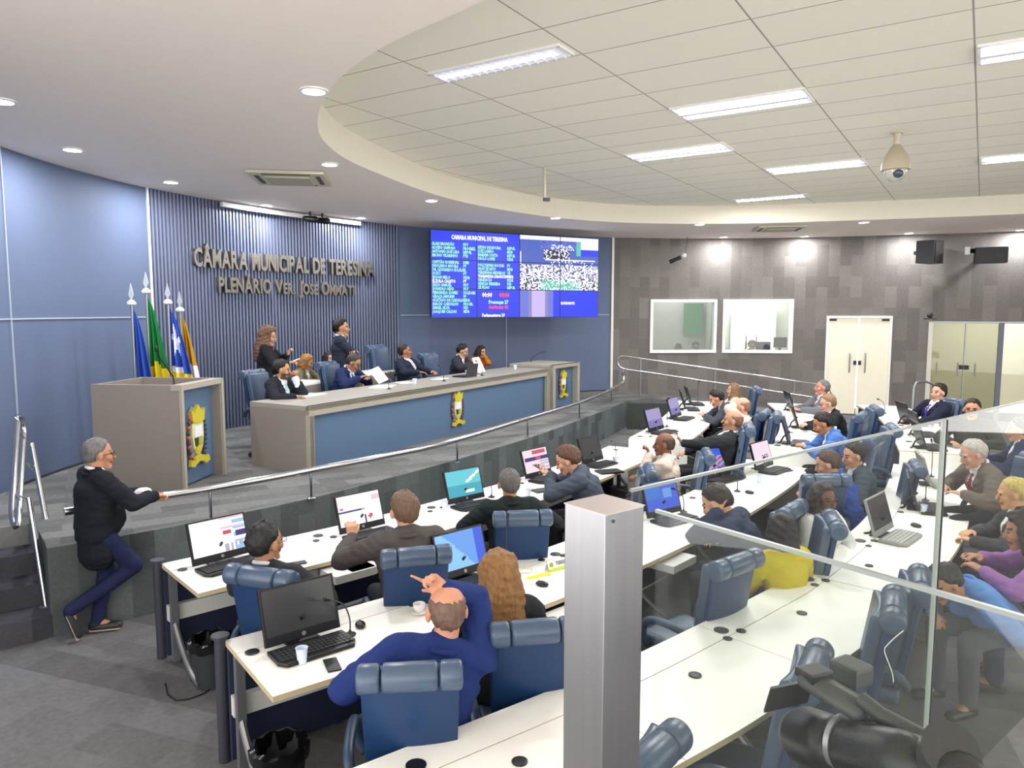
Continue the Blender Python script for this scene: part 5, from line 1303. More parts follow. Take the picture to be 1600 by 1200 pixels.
# --- nearest row, raised part
hh = lambda u, v: hrow(R3h, u, v, .94)
person('dark-haired man in navy suit and purple tie at the right', HP(1466, 612, UP, -10, 1.03), hh(1450, 650) + R(22), UP, look=(14, 0), lean=-10, top='1f2436', shirt='f4f3f8', tie='4a3f9c', sk='cda088', hair='17130f', ht=.018, size=1.03, hands=((-.24, .40, .78), (.20, .30, .76)), chair_label='blue leather chair of the man with the purple tie', chair_dir=hh(1450, 650) + R(20))
person('man with glasses and short dark hair facing the camera above the glass edge', HP(1519, 640, UP, 8, 1), hh(1500, 680) + R(70), UP, look=(5, 4), lean=8, top='3a3833', sk='c59578', hair='1c1714', ht=.014, glasses=True, hands=DESK, size=1.02)
person('person in brown-grey suit just right of the upright glass edge', HP(1520, 700, UP, 20, 1.02), hh(1520, 700) + R(20), UP, look=(0, 20), lean=20, top='6b625a', shirt='e8e6ea', tie='8c2f38', sk='c79a80', hair='b9b3ac', ht=.014, hands=DESK, chair_label='chair under the person in the brown-grey suit')
person('light-haired person in a dark suit with a white lanyard at the right edge', HP(1583, 748, 0, 12, 1.08), hrow(R3, 1560, 800, .75) + R(5), 0, look=(5, 10), lean=12, top='3d4145', shirt='f0efe8', sk='d6a67c', hair='c9b36a', ht=.010, hands=((-.2, .42, .8), (.1, .4, .8)), legs='34363a')
person('woman in a purple top at the right edge', HP(1600, 808, 0, 24, 1.08), hrow(R3, 1560, 860, .75) + R(8), 0, look=(0, 12), lean=26, top='9a6aa8', sk='b98566', hair='2a2220', ht=.03, style='bob', female=True, size=1.06, hands=((-.18, .5, .84), (.16, .5, .84)), legs='2c3550')
person('person in a light blue top bending low beside the upright glass edge', at(1476, 905, .92), R(195), 0, look=(0, 30), lean=52, top='5f8fd0', sk='b98a68', hair='2a2624', ht=.018, female=True, hands=((-.2, .42, .78), (.15, .45, .62)), legs='565c60')
# extra empty chairs
def roll_chair(u, v, z, deg, label):        # chair whose headrest roll is seen at (u, v)
    a = R(deg); p = at(u, v, z + 1.09); chair(p.x + math.cos(a) * .34, p.y + math.sin(a) * .34, z, a, label)
roll_chair(399, 905, 0, 72, 'blue leather chair of the leftmost front-row man, turned to the right')
roll_chair(652, 872, 0, 106, 'blue leather chair behind the front-row man in the brownish grey suit')
roll_chair(818, 812, 0, 98, 'blue leather chair with three-part headrest behind the man beside the turquoise screen')
roll_chair(640, 1064, 0, 96, 'nearest large blue leather chair, behind the balding man in navy')
roll_chair(838, 992, 0, 101, 'blue leather chair of the long-haired woman, cut off by the steel pillar')
roll_chair(1294, 752, 0, 92, 'blue leather chair with silver-lit headrest behind the man in bright blue')
roll_chair(1160, 884, 0, 128, 'empty blue chair nearest to the steel pillar behind the glass')
roll_chair(1246, 800, 0, 140, 'blue chair right of the man resting his forehead, before the yellow top')
roll_chair(1200, 648, UP, 152, 'blue chair in the raised front row, its headrest against the middle desk')
roll_chair(1352, 652, UP, 148, 'tall empty blue chair before the white double door')
roll_chair(1372, 690, UP, 140, 'empty blue chair before the dark curved panel, right of the light blue suit')
roll_chair(1410, 952, 0, 152, 'grey-lit empty chair tucked under the nearest desk, left of the glass joint')
roll_chair(1452, 915, 0, 154, 'empty chair under the nearest desk right beside the glass joint')
roll_chair(1286, 1050, 0, 150, 'empty chair under the nearest desk just above the video camera')
roll_chair(1030, 1196, 0, 140, 'empty chair cut by the bottom edge just right of the steel pillar')
dg = math.degrees(HS)
q = P3(2.28, 1.44, DX); chair(q[0], q[1], DX, HS + R(8), 'blue office chair left of the man reading a paper on the stage')
q = P3(4.12, 1.95, DX); o = chair(q[0], q[1], DX, HS + R(4), 'large high-backed blue chair of the heavy man on the stage'); o.scale = (1.15, 1.15, 1.15)
q = P3(4.98, 1.5, DX); chair(q[0], q[1], DX, HS - R(6), 'blue chair behind the counter left of the man with the red tie')
person('woman with glasses and a white sleeveless top seen through the glass', HP(1288, 770, 0, 4, .98), R(-58), 0, look=(-8, 2), lean=2, top='d5d8d6', legs='4a4440', sk='6e4d3e', hair='2a201c', style='bob', ht=.02, female=True, glasses=True, hands=LAP, size=.98)  # a reflection in the glass, built as an added seated woman
person('dark-haired person in a yellow top seen through the glass near the desk', HP(1219, 818, 0, 6, .95), R(112), 0, look=(0, 8), lean=8, top='c9b92c', legs='3c3c40', sk='a87a5c', hair='1c1a1a', style='bob', ht=.02, female=True, hands=LAP, size=.95)  # mirror image on the glass, modelled as an added solid figure
person('person in navy partly cut off at the right edge above the glass', HP(1592, 664, UP, 6, 1.02), R(150), UP, look=(0, 6), lean=8, top='222c4e', shirt='e6e6ea', sk='c99874', hair='3a2c24', ht=.016, hands=DESK)

# ------------------------------------------------------------------ computers on the desks
KC = {}
def screen_fn(kind):
    wt, bl, cy, lil, red, nav, pnk, gry = range(8)
    if kind == 'news': return lambda p, q: wt if p < .55 else (nav if (q > .42 and q < .60 and p > .8) else (pnk if q < .35 and int(q * 30) % 3 == 0 else (red if .58 < p < .72 and .4 < q < .5 else (cy if p > .78 and int(q * 26) % 2 else (gry if q > .8 and int(p * 30) % 2 else wt)))))
    if kind == 'shop': return lambda p, q: (nav if q < .56 and p < .55 else gry) if .52 < q < .57 and p < .6 else (red if (p - .72) ** 2 + (q - .8) ** 2 < .004 or (.04 < p < .1 and .38 < q < .46) else (6 if p > .8 and q < .3 and q > .12 else (nav if .58 < p < .62 and q > .7 else wt)))
    if kind == 'sea': return lambda p, q: wt if abs((1 - q) - (p * .9)) < .06 and p > .55 and q < .5 else (wt if .5 < p < .78 and .75 < q < .9 else (8 if q > .55 else 9))
    if kind == 'bluefade': return lambda p, q: 10 if p + (1 - q) * .6 < .75 else (11 if p < .8 else bl)
    if kind == 'desktop': return lambda p, q: 11 if abs(p - .68) < .14 and .25 < q < .62 else (bl if p > .45 or q > .6 else 12)
    if kind == 'banner': return lambda p, q: red if .08 < q < .2 and .4 < p < .92 else ((nav if not .5 < p < .7 else red) if .34 < q < .52 and .05 < p else (gry if q > .55 and int(q * 22) % 3 == 0 and p > .6 else (red if .68 < q < .72 and .3 < p < .5 else 13)))
    if kind == 'lilac': return lambda p, q: 14 if q > .6 else lil
    if kind == 'sunset': return lambda p, q: 15 if q > .35 and (p * 3 + q * 5) % 1 < .55 else bl
    if kind == 'pinkpage': return lambda p, q: nav if q > .6 and .45 < p < .85 and (p * 7 + q * 9) % 1 < .5 else 13
    if kind == 'dark': return lambda p, q: 16
    return lambda p, q: 17
SM = [mat('s_white', 'fdfdff', emit=1.0), mat('s_blue', '3c62e8', emit=.9), mat('s_cyan', '9cc8f4', emit=.95), mat('s_lilac', 'b6a8e0', emit=.75), mat('s_red', 'd8476a', emit=.9), mat('s_navy', '3b2a78', emit=.9), mat('s_pink', 'e8c8d8', emit=1), mat('s_grey', 'b8b8cc', emit=.9),
      mat('s_teal', '3fb0c4', emit=.9), mat('s_sea', '62cfdc', emit=.95), mat('s_sky', '8cc8f8', emit=1), mat('s_azure', '6aa4f2', emit=.95), mat('s_mid', '2f7be0', emit=.9), mat('s_rose', 'f6e2ee', emit=.95), mat('s_violet', '8f88d0', emit=.7), mat('s_orange', 'e0a090', emit=.9), mat('s_darkblue', '4a4a70', emit=.5), mat('s_off', '3a3c40', .22)]
M_key = mat('keycap', '2c2d31', .45); M_keys = mat('keyboard_bed', '17181b', .5)
M_ksheen = mat('keyboard_sheen', '8f918c', .4)  # reflected light on a keyboard, put into its colour
def make_pc(kind, silver=False):  # silver: body and keys painted with the reflection they catch
    key = kind + str(silver)
    if key in KC: return KC[key]
    t = thing('desktop_computer', 'x', 'computer')
    body = M_ksheen if silver else M_black
    b = MB().prism([(-.23, -.005), (-.235, -.17), (-.2, -.225), (.2, -.225), (.235, -.17), (.23, -.005)], 0, .022).build('keyboard', body, t, bevel=.006)
    k = MB()
    for r_ in range(5):
        for c_ in range(17):
            k.box((-.204 + c_ * .0255, -.045 - r_ * .032, .0255), (.021, .026, .007))
    k.build('keys', mat('keycap_sheen', 'b9bab4', .5) if silver else M_key, b)['kind'] = 'stuff'
    T = Matrix.Rotation(R(-17), 4, 'X')
    MB().tube([(0, .02, .16), (0, .10, .08), (0, .13, .006), (-.06, .16, .004)], .011, 8).build('stand_arm', M_black, t, True)
    MB().box((0, .05, .008), (.2, .12, .012)).build('stand_foot', M_black, t, bevel=.004)
    s_ = MB().box((0, .012, .195), (.46, .022, .325), M=T).build('screen', body, t, bevel=.006)
    g = MB(); fn = screen_fn(kind); nu, nw = 26, 18
    X0, X1, Z0, Z1 = -.215, .215, .085, .345
    if kind == 'off': nu = nw = 1
    for i in range(nu):
        for j in range(nw):
            xa, xb = X0 + (X1 - X0) * i / nu, X0 + (X1 - X0) * (i + 1) / nu; za, zb = Z0 + (Z1 - Z0) * j / nw, Z0 + (Z1 - Z0) * (j + 1) / nw
            g.add([T @ Vector(p) for p in ((xa, -.0005, za), (xb, -.0005, za), (xb, -.0005, zb), (xa, -.0005, zb))], [(0, 1, 2, 3)], fn((i + .5) / nu, 1 - (j + .5) / nw))
    g.build('display', SM, s_, fix=False)
    e = MB().lathe([(.009, 0), (.013, 0), (.013, .003), (.009, .003)], n=14).build('badge', M_grey, s_, True)
    e.matrix_local = T @ Matrix.Translation((.0, -.001, .06)) @ Matrix.Rotation(math.pi / 2, 4, 'X')
    KC[key] = t; return t
def pc2(a, b, z, kind, label, silver=False):
    A = at(*a, z + .02); B = at(*b, z + .02); m = (A + B) / 2; d = B - A
    return inst(make_pc(kind, silver), label, (m.x, m.y, z + .001), math.atan2(d.y, d.x), 'computers with keyboards on the desks')
def pc1(u, v, z, hd, kind, label, silver=False):      # hd: direction its user faces
    p = at(u, v, z); return inst(make_pc(kind, silver), label, (p.x, p.y, z + .001), hd - math.pi / 2, 'computers with keyboards on the desks')
Z1_, Z2_ = .751, .941
pc2((306, 888), (391, 866), Z1_, 'news', 'computer with a white news page, leftmost in the front row')
pc2((534, 838), (603, 821), Z1_, 'shop', 'computer with a white page before the brownish grey suit')
pc2((706, 790), (756, 779), Z1_, 'sea', 'computer showing a turquoise sea picture')
pc2((825, 750), (863, 740), Z1_, 'banner', 'computer with a red and purple banner page')
pc2((907, 729), (950, 717), Z1_, 'off', 'dark switched-off screen right of the man bending over a phone')
pc2((418, 1018), (532, 984), Z1_, 'off', 'nearest computer, switched off, on the left end of the middle desk')
pc2((693, 912), (764, 890), Z1_, 'bluefade', 'computer with a light blue screen before the long-haired woman')
pc2((1018, 812), (1064, 801), Z1_, 'desktop', 'computer with a bright blue desktop just right of the pillar')
pc2((1104, 749), (1134, 742), Z1_, 'sunset', 'computer with a blue and orange picture at the glass top rail')
pc2((1188, 735), (1206, 729), Z1_, 'pinkpage', 'computer with a pink page beside a gooseneck microphone')
pc2((1019, 676), (1037, 671), Z2_, 'lilac', 'computer with a lilac screen, nearest on the raised front desk')
pc2((1052, 655), (1066, 650), Z2_, 'lilac', 'second lilac computer on the raised front desk')
hh = lambda C, u, v, z: heading(C, at(u, v, z))
pc1(1072, 640, Z2_, hh(R1h, 1072, 640, .94) + R(8), 'dark', 'dark side-on screen before the bending man in the far front row')
pc1(1080, 632, Z2_, hh(R1h, 1080, 632, .94) + R(8), 'dark', 'farthest dark side-on screen on the raised front desk')
pc1(1238, 641, Z2_, hh(R2h, 1238, 641, .94) + R(5), 'dark', 'side-on dark screen before the man with the pink tie')
pc1(1248, 668, Z2_, hh(R2h, 1248, 668, .94) + R(5), 'dark', 'side-on dark screen before the man in black beside the door')
pc1(1236, 693, Z2_, hh(R2h, 1236, 693, .94) + R(5), 'dark', 'side-on dark screen at the near end of the raised middle desk')
pc1(1418, 662, Z2_, hh(R3h, 1418, 662, .94) + R(12), 'dark', 'dark screen before the man with the purple tie')
pc1(1437, 680, Z2_, hh(R3h, 1437, 680, .94) + R(8), 'dark', 'second dark screen on the raised right desk')
pc1(1443, 700, Z2_, hh(R3h, 1443, 700, .94) + R(8), 'dark', 'third dark screen with cup and papers on the raised right desk')
pc1(1452, 757, Z1_, hh(R3, 1452, 757, .75) + R(12), 'off', 'open computer with beige-lit keyboard beside a mouse on the right desk', True)
pc1(1436, 795, Z1_, hh(R3, 1436, 795, .75) + R(8), 'dark', 'dark blue screen with papers beside it on the nearest desk row')
pc1(1385, 838, Z1_, hh(R3, 1385, 838, .75) - R(6), 'off', 'silver-lit computer standing alone in the middle of the nearest desk', True)

# ------------------------------------------------------------------ microphones, cups, mice, phones, papers
def make_mic(tall):
    t = thing('gooseneck_microphone', 'x', 'microphone'); h = .42 if tall else .24
    MB().lathe([(.035, 0), (.036, .006), (.012, .016), (.006, .03)], n=18).build('base', M_black, t, True)
    top = Vector((0, -.03 if tall else -.12, h)); P = [Vector((0, 0, .02)), Vector((0, .005, h * .4)), Vector((0, -.005 if tall else -.03, h * .85)), top]
    C = spline([(0, 0), (1, 1)]) ; sp = []
    for i in range(len(P) - 1):
        for q in range(4): sp.append(P[i].lerp(P[i + 1], q / 4))
    sp.append(top)
    for _ in range(4): sp = [sp[0]] + [(sp[i - 1] + sp[i] * 2 + sp[i + 1]) / 4 for i in range(1, len(sp) - 1)] + [sp[-1]]
    MB().tube(sp, .0045, 8).build('gooseneck', M_dkgrey, t, True)
    d = (sp[-1] - sp[-2]).normalized(); MB().caps(top, top + d * .03, .011, .012, 10).build('capsule', M_black, t, True)
    return t
MIC = {0: make_mic(0), 1: make_mic(1)}
def mic(u, v, z, rz, tall, label): p = at(u, v, z); inst(MIC[tall], label, (p.x, p.y, z + .001), R(rz), 'gooseneck microphones')
for a in ((547, 992, Z1_, -60, 0, 'bent microphone beside the nearest switched-off computer'), (768, 777, Z1_, -70, 0, 'bent microphone right of the turquoise screen'), (791, 893, Z1_, 20, 1, 'tall microphone right of the long-haired woman'),
          (880, 745, Z1_, -30, 0, 'microphone right of the red banner page'), (962, 716, Z1_, -30, 0, 'microphone right of the dark front-row screen'), (1068, 800, Z1_, -60, 0, 'microphone right of the bright blue desktop screen'),
          (1152, 768, Z1_, 150, 1, 'tall microphone before the man resting his forehead'), (1042, 667, Z2_, 10, 1, 'upright microphone between the two lilac screens'), (1090, 632, Z2_, 10, 1, 'farthest tall microphone in the front row'),
          (1208, 715, Z1_, 0, 1, 'upright microphone at the near side of the raised middle desk'), (1455, 745, Z1_, -60, 1, 'long microphone behind the beige-lit keyboard'), (1446, 782, Z1_, -40, 0, 'short bent microphone by the dark blue screen'),
          (1382, 646, Z2_, -80, 0, 'microphone at the far end of the right desk, before the door')): mic(*a)
def cup(u, v, z, label):
    p = at(u, v, z); t = thing('plastic_cup', label, 'cup', (p.x, p.y, z + .001), 0, 'disposable cups on the desks')
    MB().lathe([(.0, .001), (.022, .001), (.024, .0), (.033, .085), (.035, .088), (.031, .088), (.023, .006), (0, .004)], n=18).build('cup_wall', mat('cup_clear', 'd8e2f4', .15, spec=.7), t, True)
    MB().lathe([(0, .006), (.0245, .007), (.0285, .05), (0, .051)], n=18).build('water', mat('cup_water', '7fa6e8', .1), t, True)
for a in ((472, 1036, Z1_, 'cup of water before the nearest keyboard'), (695, 797, Z1_, 'cup left of the turquoise screen'), (825, 777, Z1_, 'cup left of the red banner page'), (961, 724, Z1_, 'cup right of the dark front-row screen'), (1186, 755, Z1_, 'cup near the pink page screen'), (1463, 672, Z2_, 'cup on the raised right desk'), (1443, 803, Z1_, 'cup before the dark blue screen on the nearest desk row'), (1071, 648, Z2_, 'cup before the far front-row screens')): cup(*a)
def mouse(u, v, z, rz, label):
    p = at(u, v, z); t = thing('computer_mouse', label, 'mouse', (p.x, p.y, z + .001), R(rz), 'mice on the desks')
    MB().ell((0, 0, .012), (.032, .05, .02), 16, 8).build('shell', M_black, t, True); MB().cyl((-.004, .025, .03), (.004, .025, .03), .006, n=10).build('wheel', M_grey, t, True)
for a in ((563, 979, Z1_, 20, 'mouse beside the bent microphone, middle row'), (847, 915, Z1_, 60, 'mouse next to yellow papers by the steel pillar'), (1171, 771, Z1_, 50, 'mouse right of the man resting his forehead'), (1055, 679, Z2_, 30, 'mouse on the raised front desk'),
          (1254, 670, Z2_, 20, 'mouse before the man in the light blue suit'), (1468, 762, Z1_, 40, 'mouse right of the beige-lit keyboard'), (1431, 823, Z1_, 30, 'mouse right of the silver-lit computer')): mouse(*a)
def flat(name, label, cat, u, v, z, d, rz, m, group=None, bev=.004):
    p = at(u, v, z); o = MB().box((0, 0, d[2] / 2), d).build(name, m, None, bevel=bev if d[2] > .004 else 0); o.location = (p.x, p.y, z + .001); o.rotation_euler = (0, 0, R(rz)); tag(o, label, cat, group); return o
flat('smartphone', 'black phone lying beside the nearest cup of water', 'phone', 519, 1040, Z1_, (.075, .15, .009), 25, M_black)
flat('smartphone', 'dark phone on the front desk right of the leftmost man', 'phone', 464, 881, Z1_, (.14, .07, .009), 30, M_dkgrey)
flat('tablet', 'closed black tablet before the man bending over a phone', 'tablet', 846, 767, Z1_, (.2, .15, .012), 30, M_black)
flat('laptop', 'flat black laptop right of the cup in the front row', 'laptop', 952, 738, Z1_, (.3, .2, .02), 20, M_black)
flat('tablet', 'black tablet near the glass top rail on the middle desk', 'tablet', 1222, 736, Z1_, (.24, .14, .012), 30, M_dkgrey)
o = flat('paper_sheet', 'printed sheets beside the cup by the long-haired woman', 'paper', 826, 905, Z1_, (.3, .21, .002), 20, M_paper)
o = flat('highlighter_sheet', 'paper with a yellow marked strip next to the mouse', 'paper', 842, 900, Z1_ + .003, (.2, .05, .002), 35, mat('highlight', 'ecf02a', .6))
o = flat('paper_stack', 'printed papers beside the dark blue screen on the nearest row', 'paper', 1475, 797, Z1_, (.30, .42, .004), 30, M_paper)
o = flat('paper_stack', 'papers with a purple pen on the raised right desk', 'paper', 1475, 690, Z2_, (.30, .5, .004), 20, M_paper)
o = flat('pen', 'purple pen on the raised right desk papers', 'pen', 1478, 692, Z2_ + .005, (.02, .26, .01), -80, mat('pen_purple', '5a3fa8', .5))
# name card with lettering
p = at(880, 889, Z1_); t = thing('name_card', 'small standing card reading TERESINA with a green stripe', 'name card', (p.x, p.y, Z1_ + .001), R(35))
MB().plate([(-.13, 0, 0), (.13, 0, 0), (.13, .03, .075), (-.13, .03, .075)], (0, .9, -.4), .002).plate([(-.13, .062, 0), (.13, .062, 0), (.13, .032, .075), (-.13, .032, .075)], (0, .9, .4), .002).build('card', M_paper, t)
MB().plate([(-.13, -.001, 0), (.13, -.001, 0), (.13, .006, .02), (-.13, .006, .02)], (0, -.9, .4), .001).build('stripe', mat('stripe_green', 'c8e020', .6), t)
MB().plate([(-.12 + .02 + math.cos(a) * .018, .0165 + math.sin(a) * .006, .045 + math.sin(a) * .016) for a in np.linspace(0, 5.8, 14)], (0, -.9, .4), .0015).build('emblem', mat('emblem_olive', 'a8a040', .6), t)
me, _ = text_mesh('TERESINA', .036, .0006, .0004, .9); me.materials.append(mat('ink_grey', '4a4a50', .7)); o = link('lettering', me, t); o.location = (-.06, .0125, .038); o.rotation_euler = (R(68), 0, 0)
# white cup and saucer in the middle row
p = at(655, 957, Z1_); t = thing('coffee_cup', 'white coffee cup on a saucer left of the balding man', 'cup', (p.x, p.y, Z1_ + .001))
MB().lathe([(0, 0), (.03, 0), (.07, .012), (.072, .015), (.03, .006), (0, .006)], n=24).build('saucer', M_white, t, True)
MB().lathe([(0, .008), (.022, .008), (.036, .03), (.04, .06), (.036, .06), (.03, .03), (0, .014)], n=20).build('cup', M_white, t, True)
p = at(812, 892, Z1_)
o = MB().tube([(p.x + math.cos(a) * (.07 + .004 * a), p.y + math.sin(a) * (.05 + .003 * a), Z1_ + .006 + .003 * math.sin(a * 3)) for a in np.linspace(0, 13, 50)], .003, 6).build('coiled_cable', mat('cable_white', 'd9dcc0', .6), None, True); tag(o, 'coiled pale cable behind the cup by the long-haired woman', 'cable')
# waste bins
def bin_(u, v, label, hh_=.32):
    p = at(u, v, 0); t = thing('waste_bin', label, 'waste bin', (p.x, p.y, 0.001), 0)
    MB().lathe([(0, 0), (.105, 0), (.14, hh_), (.15, hh_ + .005), (.15, hh_ + .018), (.134, hh_ + .018), (.1, .02), (0, .012)], n=28).build('bucket', M_dkgrey, t, True)
    b = MB(); n_ = 36; V = []
    for r_, z_ in ((.152, hh_ - .04), (.156, hh_ + .022), (.13, hh_ + .03), (.125, hh_ - .08)):
        for j in range(n_): a = 2 * math.pi * j / n_; q = 1 + .03 * math.sin(7 * a + r_ * 90) + .02 * math.sin(13 * a); V.append((r_ * q * math.cos(a), r_ * q * math.sin(a), z_ + .008 * math.sin(9 * a)))
    b.add(V, [(i * n_ + j, i * n_ + (j + 1) % n_, (i + 1) * n_ + (j + 1) % n_, (i + 1) * n_ + j) for i in range(3) for j in range(n_)]); b.build('bin_liner', mat('liner_black', '0c0c0e', .25), t, True)
bin_(332, 1068, 'black waste bin with liner under the front desk')
bin_(440, 1262, 'black waste bin with a bag under the middle desk at the bottom', .34)
P = [at(u, v, .008) for u, v in ((258, 1068), (262, 1085), (275, 1094), (295, 1092), (315, 1085), (330, 1076))]
tag(MB().tube([(p.x, p.y, .008) for p in P], .005, 6).build('floor_cable', M_black, None, True), 'black cable lying on the carpet beside the waste bin', 'cable')
# ------------------------------------------------------------------ things on the stage counter
ZC = 1.561
def cflat(label, s_, y_, d, rz, name='paper_sheet', m=M_paper, cat='paper'):
    q = P3(s_, y_, ZC); o = MB().box((0, 0, d[2] / 2), d).build(name, m); o.location = q; o.rotation_euler = (0, 0, ra + R(rz)); tag(o, label, cat)
def cs(u, v): q = at(u, v, ZC); r_ = q.xy - F; return r_.dot(tx), r_.dot(ty)
for (u, v), d, rz, lab in (((445, 616), (.6, .28, .003), 5, 'papers at the left end of the stage counter'), ((598, 604), (.5, .3, .003), 25, 'papers before the man reading at the counter'), ((632, 598), (.3, .22, .003), 60, 'papers right of the heavy man\'s hands'), ((688, 592), (.3, .2, .003), 10, 'papers left of the black laptop on the counter')):
    a, b = cs(u, v); cflat(lab, a, min(.75, max(.1, b)), d, rz)
# held sheets
def sheet(c, w_, h_, rz, tilt, label):
    o = MB().box((0, 0, 0), (w_, .003, h_)).build('held_paper', M_paper); o.location = c; o.rotation_euler = (R(tilt), R(-8), rz); tag(o, label, 'paper')
q = P3(*cs(592, 600), 0); sheet((q[0], q[1], 1.70), .30, .26, ra + R(10), -38, 'white sheet held up by the man reading at the counter')
q = P3(*cs(748, 584), 0); sheet((q[0], q[1], 1.72), .16, .30, ra - R(20), -30, 'white sheet held by the man with the red tie')
a, b = cs(716, 588); q = P3(a, .35, ZC); t = thing('laptop', 'black laptop seen from behind on the stage counter', 'laptop', q, ra)
MB().box((0, .12, .01), (.34, .24, .02)).build('base', M_black, t); MB().box((0, -.03, .12), (.34, .012, .23), M=Matrix.Rotation(R(10), 4, 'X')).build('lid', M_dkgrey, t)
for (u, v), lab in (((648, 600), 'cup beside the heavy man on the stage'), ((730, 586), 'cup right of the black laptop on the counter'), ((805, 577), 'small cup near the right end of the stage counter'), ((742, 585), 'second cup right of the black laptop')):
    a, b = cs(u, v); q = P3(a, max(.12, b), ZC); t = thing('plastic_cup', lab, 'cup', q); MB().lathe([(0, 0), (.024, 0), (.035, .085), (.031, .085), (.02, .005), (0, .005)], n=14).build('cup_wall', mat('cup_clear', 'd8e2f4', .15), t, True)
for (u, v), rz, lab in (((577, 606), -40, 'microphone before the man reading at the counter'), ((667, 594), 160, 'microphone between the heavy man and the empty-looking chair'), ((737, 586), 170, 'microphone before the man with the red tie')):
    a, b = cs(u, v); q = P3(a, .3, ZC); inst(MIC[0], lab, q, ra + R(rz), 'gooseneck microphones')
# rear table on the stage
q0 = at(478, 600, 1.6); q1 = at(606, 580, 1.6); d = (q1 - q0).xy.normalized(); Lr = (q1 - q0).length; rr = math.atan2(d.y, d.x)
for a_, b_, lab in ((-.35, .62, 'white-topped rear table with papers before the blond woman'), (1.55, Lr + .3, 'white-topped rear table with a coffee cup right of the standing young man')):
    Lq = b_ - a_; t = thing('rear_table', lab, 'table', (q0.x + d.x * a_, q0.y + d.y * a_, .75), rr, 'rear tables on the stage')
    MB().box((Lq / 2, .25, .835), (Lq, .5, .03)).build('tabletop', M_desk, t); MB().box((Lq / 2, .02, .41), (Lq - .1, .03, .81)).build('front_panel', M_taupe, t)
    for x in (.05, Lq - .05): MB().box((x, .25, .41), (.04, .44, .81)).build('side_panel', M_taupe, t)
p = at(584, 583, 1.6); t = thing('coffee_cup', 'white cup on the rear stage table', 'cup', (p.x, p.y, 1.602)); MB().lathe([(0, 0), (.03, 0), (.07, .01), (.03, .01), (.03, .02), (.04, .06), (.035, .06), (0, .02)], n=18).build('cup', M_white, t, True)
# phone in the standing woman's hand, phone in the bending man's hands
p = at(444, 551, 1.93); o = MB().box((0, 0, 0), (.07, .14, .009)).build('smartphone', M_white); 
w_ = [o2 for o2 in COL.objects if o2.get('label', '').startswith('woman standing by the slats')][0]; o.location = w_.matrix_basis @ Vector((.14, .44, 1.16)); o.rotation_euler = (R(20), 0, w_.rotation_euler.z + R(15)); tag(o, 'white phone held by the standing woman in black', 'phone')
w_ = [o2 for o2 in COL.objects if o2.get('label', '').startswith('brown-haired man in a slate suit')][0]
o = MB().box((0, 0, 0), (.07, .15, .009)).build('smartphone', M_dkgrey); o.location = w_.matrix_basis @ Vector((.01, .56, 1.03)); o.rotation_euler = (R(30), 0, w_.rotation_euler.z); tag(o, 'phone held in both hands by the bending front-row man', 'phone')

# ------------------------------------------------------------------ people behind the interpreter windows
def bust(u, v, back, col, label, chairlike=False):
    s_ = s_at(WG, SG, u); q = wpt(s_, back); D = q.y; hc = atD(u, v, D)
    person(label, hc, R(-95), hc.z - 1.22, look=(0, 20), lean=8, top=col, sk='8f6f5a', hair='1c1a1c', ht=.016, vox=.013, hands=LAP)
bust(1087, 540, .75, '23283a', 'dark figure behind the left window, by the green panel')
bust(1175, 538, .75, '4a4438', 'figure in camouflage-toned clothes behind the right window')
for u, v, wd, lab in ((1192, 543, .36, 'black monitor behind the right window, beside the figure'), (1219, 535, .32, 'square black monitor at the right side of the right window')):
    s_ = s_at(WG, SG, u); q = wpt(s_, .6); D = q.y; c = atD(u, v, D); t = thing('monitor', lab, 'monitor', (c.x, c.y, c.z), R(-5))
    MB().box((0, 0, 0), (wd, .04, wd * .8)).build('housing', M_black, t); MB().box((0, .03, -wd * .5), (.06, .04, .3)).build('stand', M_black, t)

# ------------------------------------------------------------------ balustrade: steel corner post and glass panels
GA_ = Vector((.205, 1.385)); dA = (at(1600, 628, 2.33).xy - GA_).normalized(); GB_ = Vector((.235, 1.285)); dB = (at(1600, 968, 2.33).xy - GB_).normalized()
PC = (at(945, 772, 2.33) + at(943, 805, 2.33)) / 2; rA = math.atan2(dA.y, dA.x)
t = thing('steel_post', 'square brushed steel corner post in the foreground', 'post', (PC.x, PC.y, .9), rA)
o = MB().box((0, 0, .7145), (.101, .101, 1.429)).build('shaft', M_brush, t, bevel=.0015)
MB().box((0, 0, 1.4298), (.104, .104, .002)).build('cap', mat('post_cap', 'b7aca8', .45, metal=.5), t)
MB().box((.0525, .018, .70), (.004, .022, 1.38)).build('glazing_channel', M_black, t); MB().box((.0518, -.036, .70), (.003, .012, 1.40)).build('channel_edge', M_chrome, t)
for x, y in ((-.03, -.0513), (.052, -.02)): MB().ell((x, y, 1.415), (.003, .003, .003), 8, 6).build('rivet', M_dkgrey, t)
def pane(a, b, z0, z1, label, th=.006):
    d = (b - a).normalized(); L_ = (b - a).length; t = thing('glass_panel', label, 'glass panel', (a.x, a.y, z0), math.atan2(d.y, d.x))
    MB().box((L_ / 2, 0, (z1 - z0) / 2), (L_ - .006, th, z1 - z0)).build('pane', M_glass, t)
    MB().box((L_ / 2, 0, z1 - z0 + .002), (L_, th + .001, .006)).build('top_edge', mat('glass_edge', '7f8785', .3, spec=.5), t)
    return t, L_
dj = (at(1492, 658, 2.33).xy - GA_).dot(dA); J = GA_ + dA * dj
a0_ = GA_ + dA * .035
t, L_ = pane(a0_, J, .95, 2.33, 'long glass panel running from the steel post to the upright joint')
MB().box((L_ - .006, 0, .69), (.008, .013, 1.38)).build('side_edge', mat('joint_edge', '9aa19d', .3, spec=.5), t)
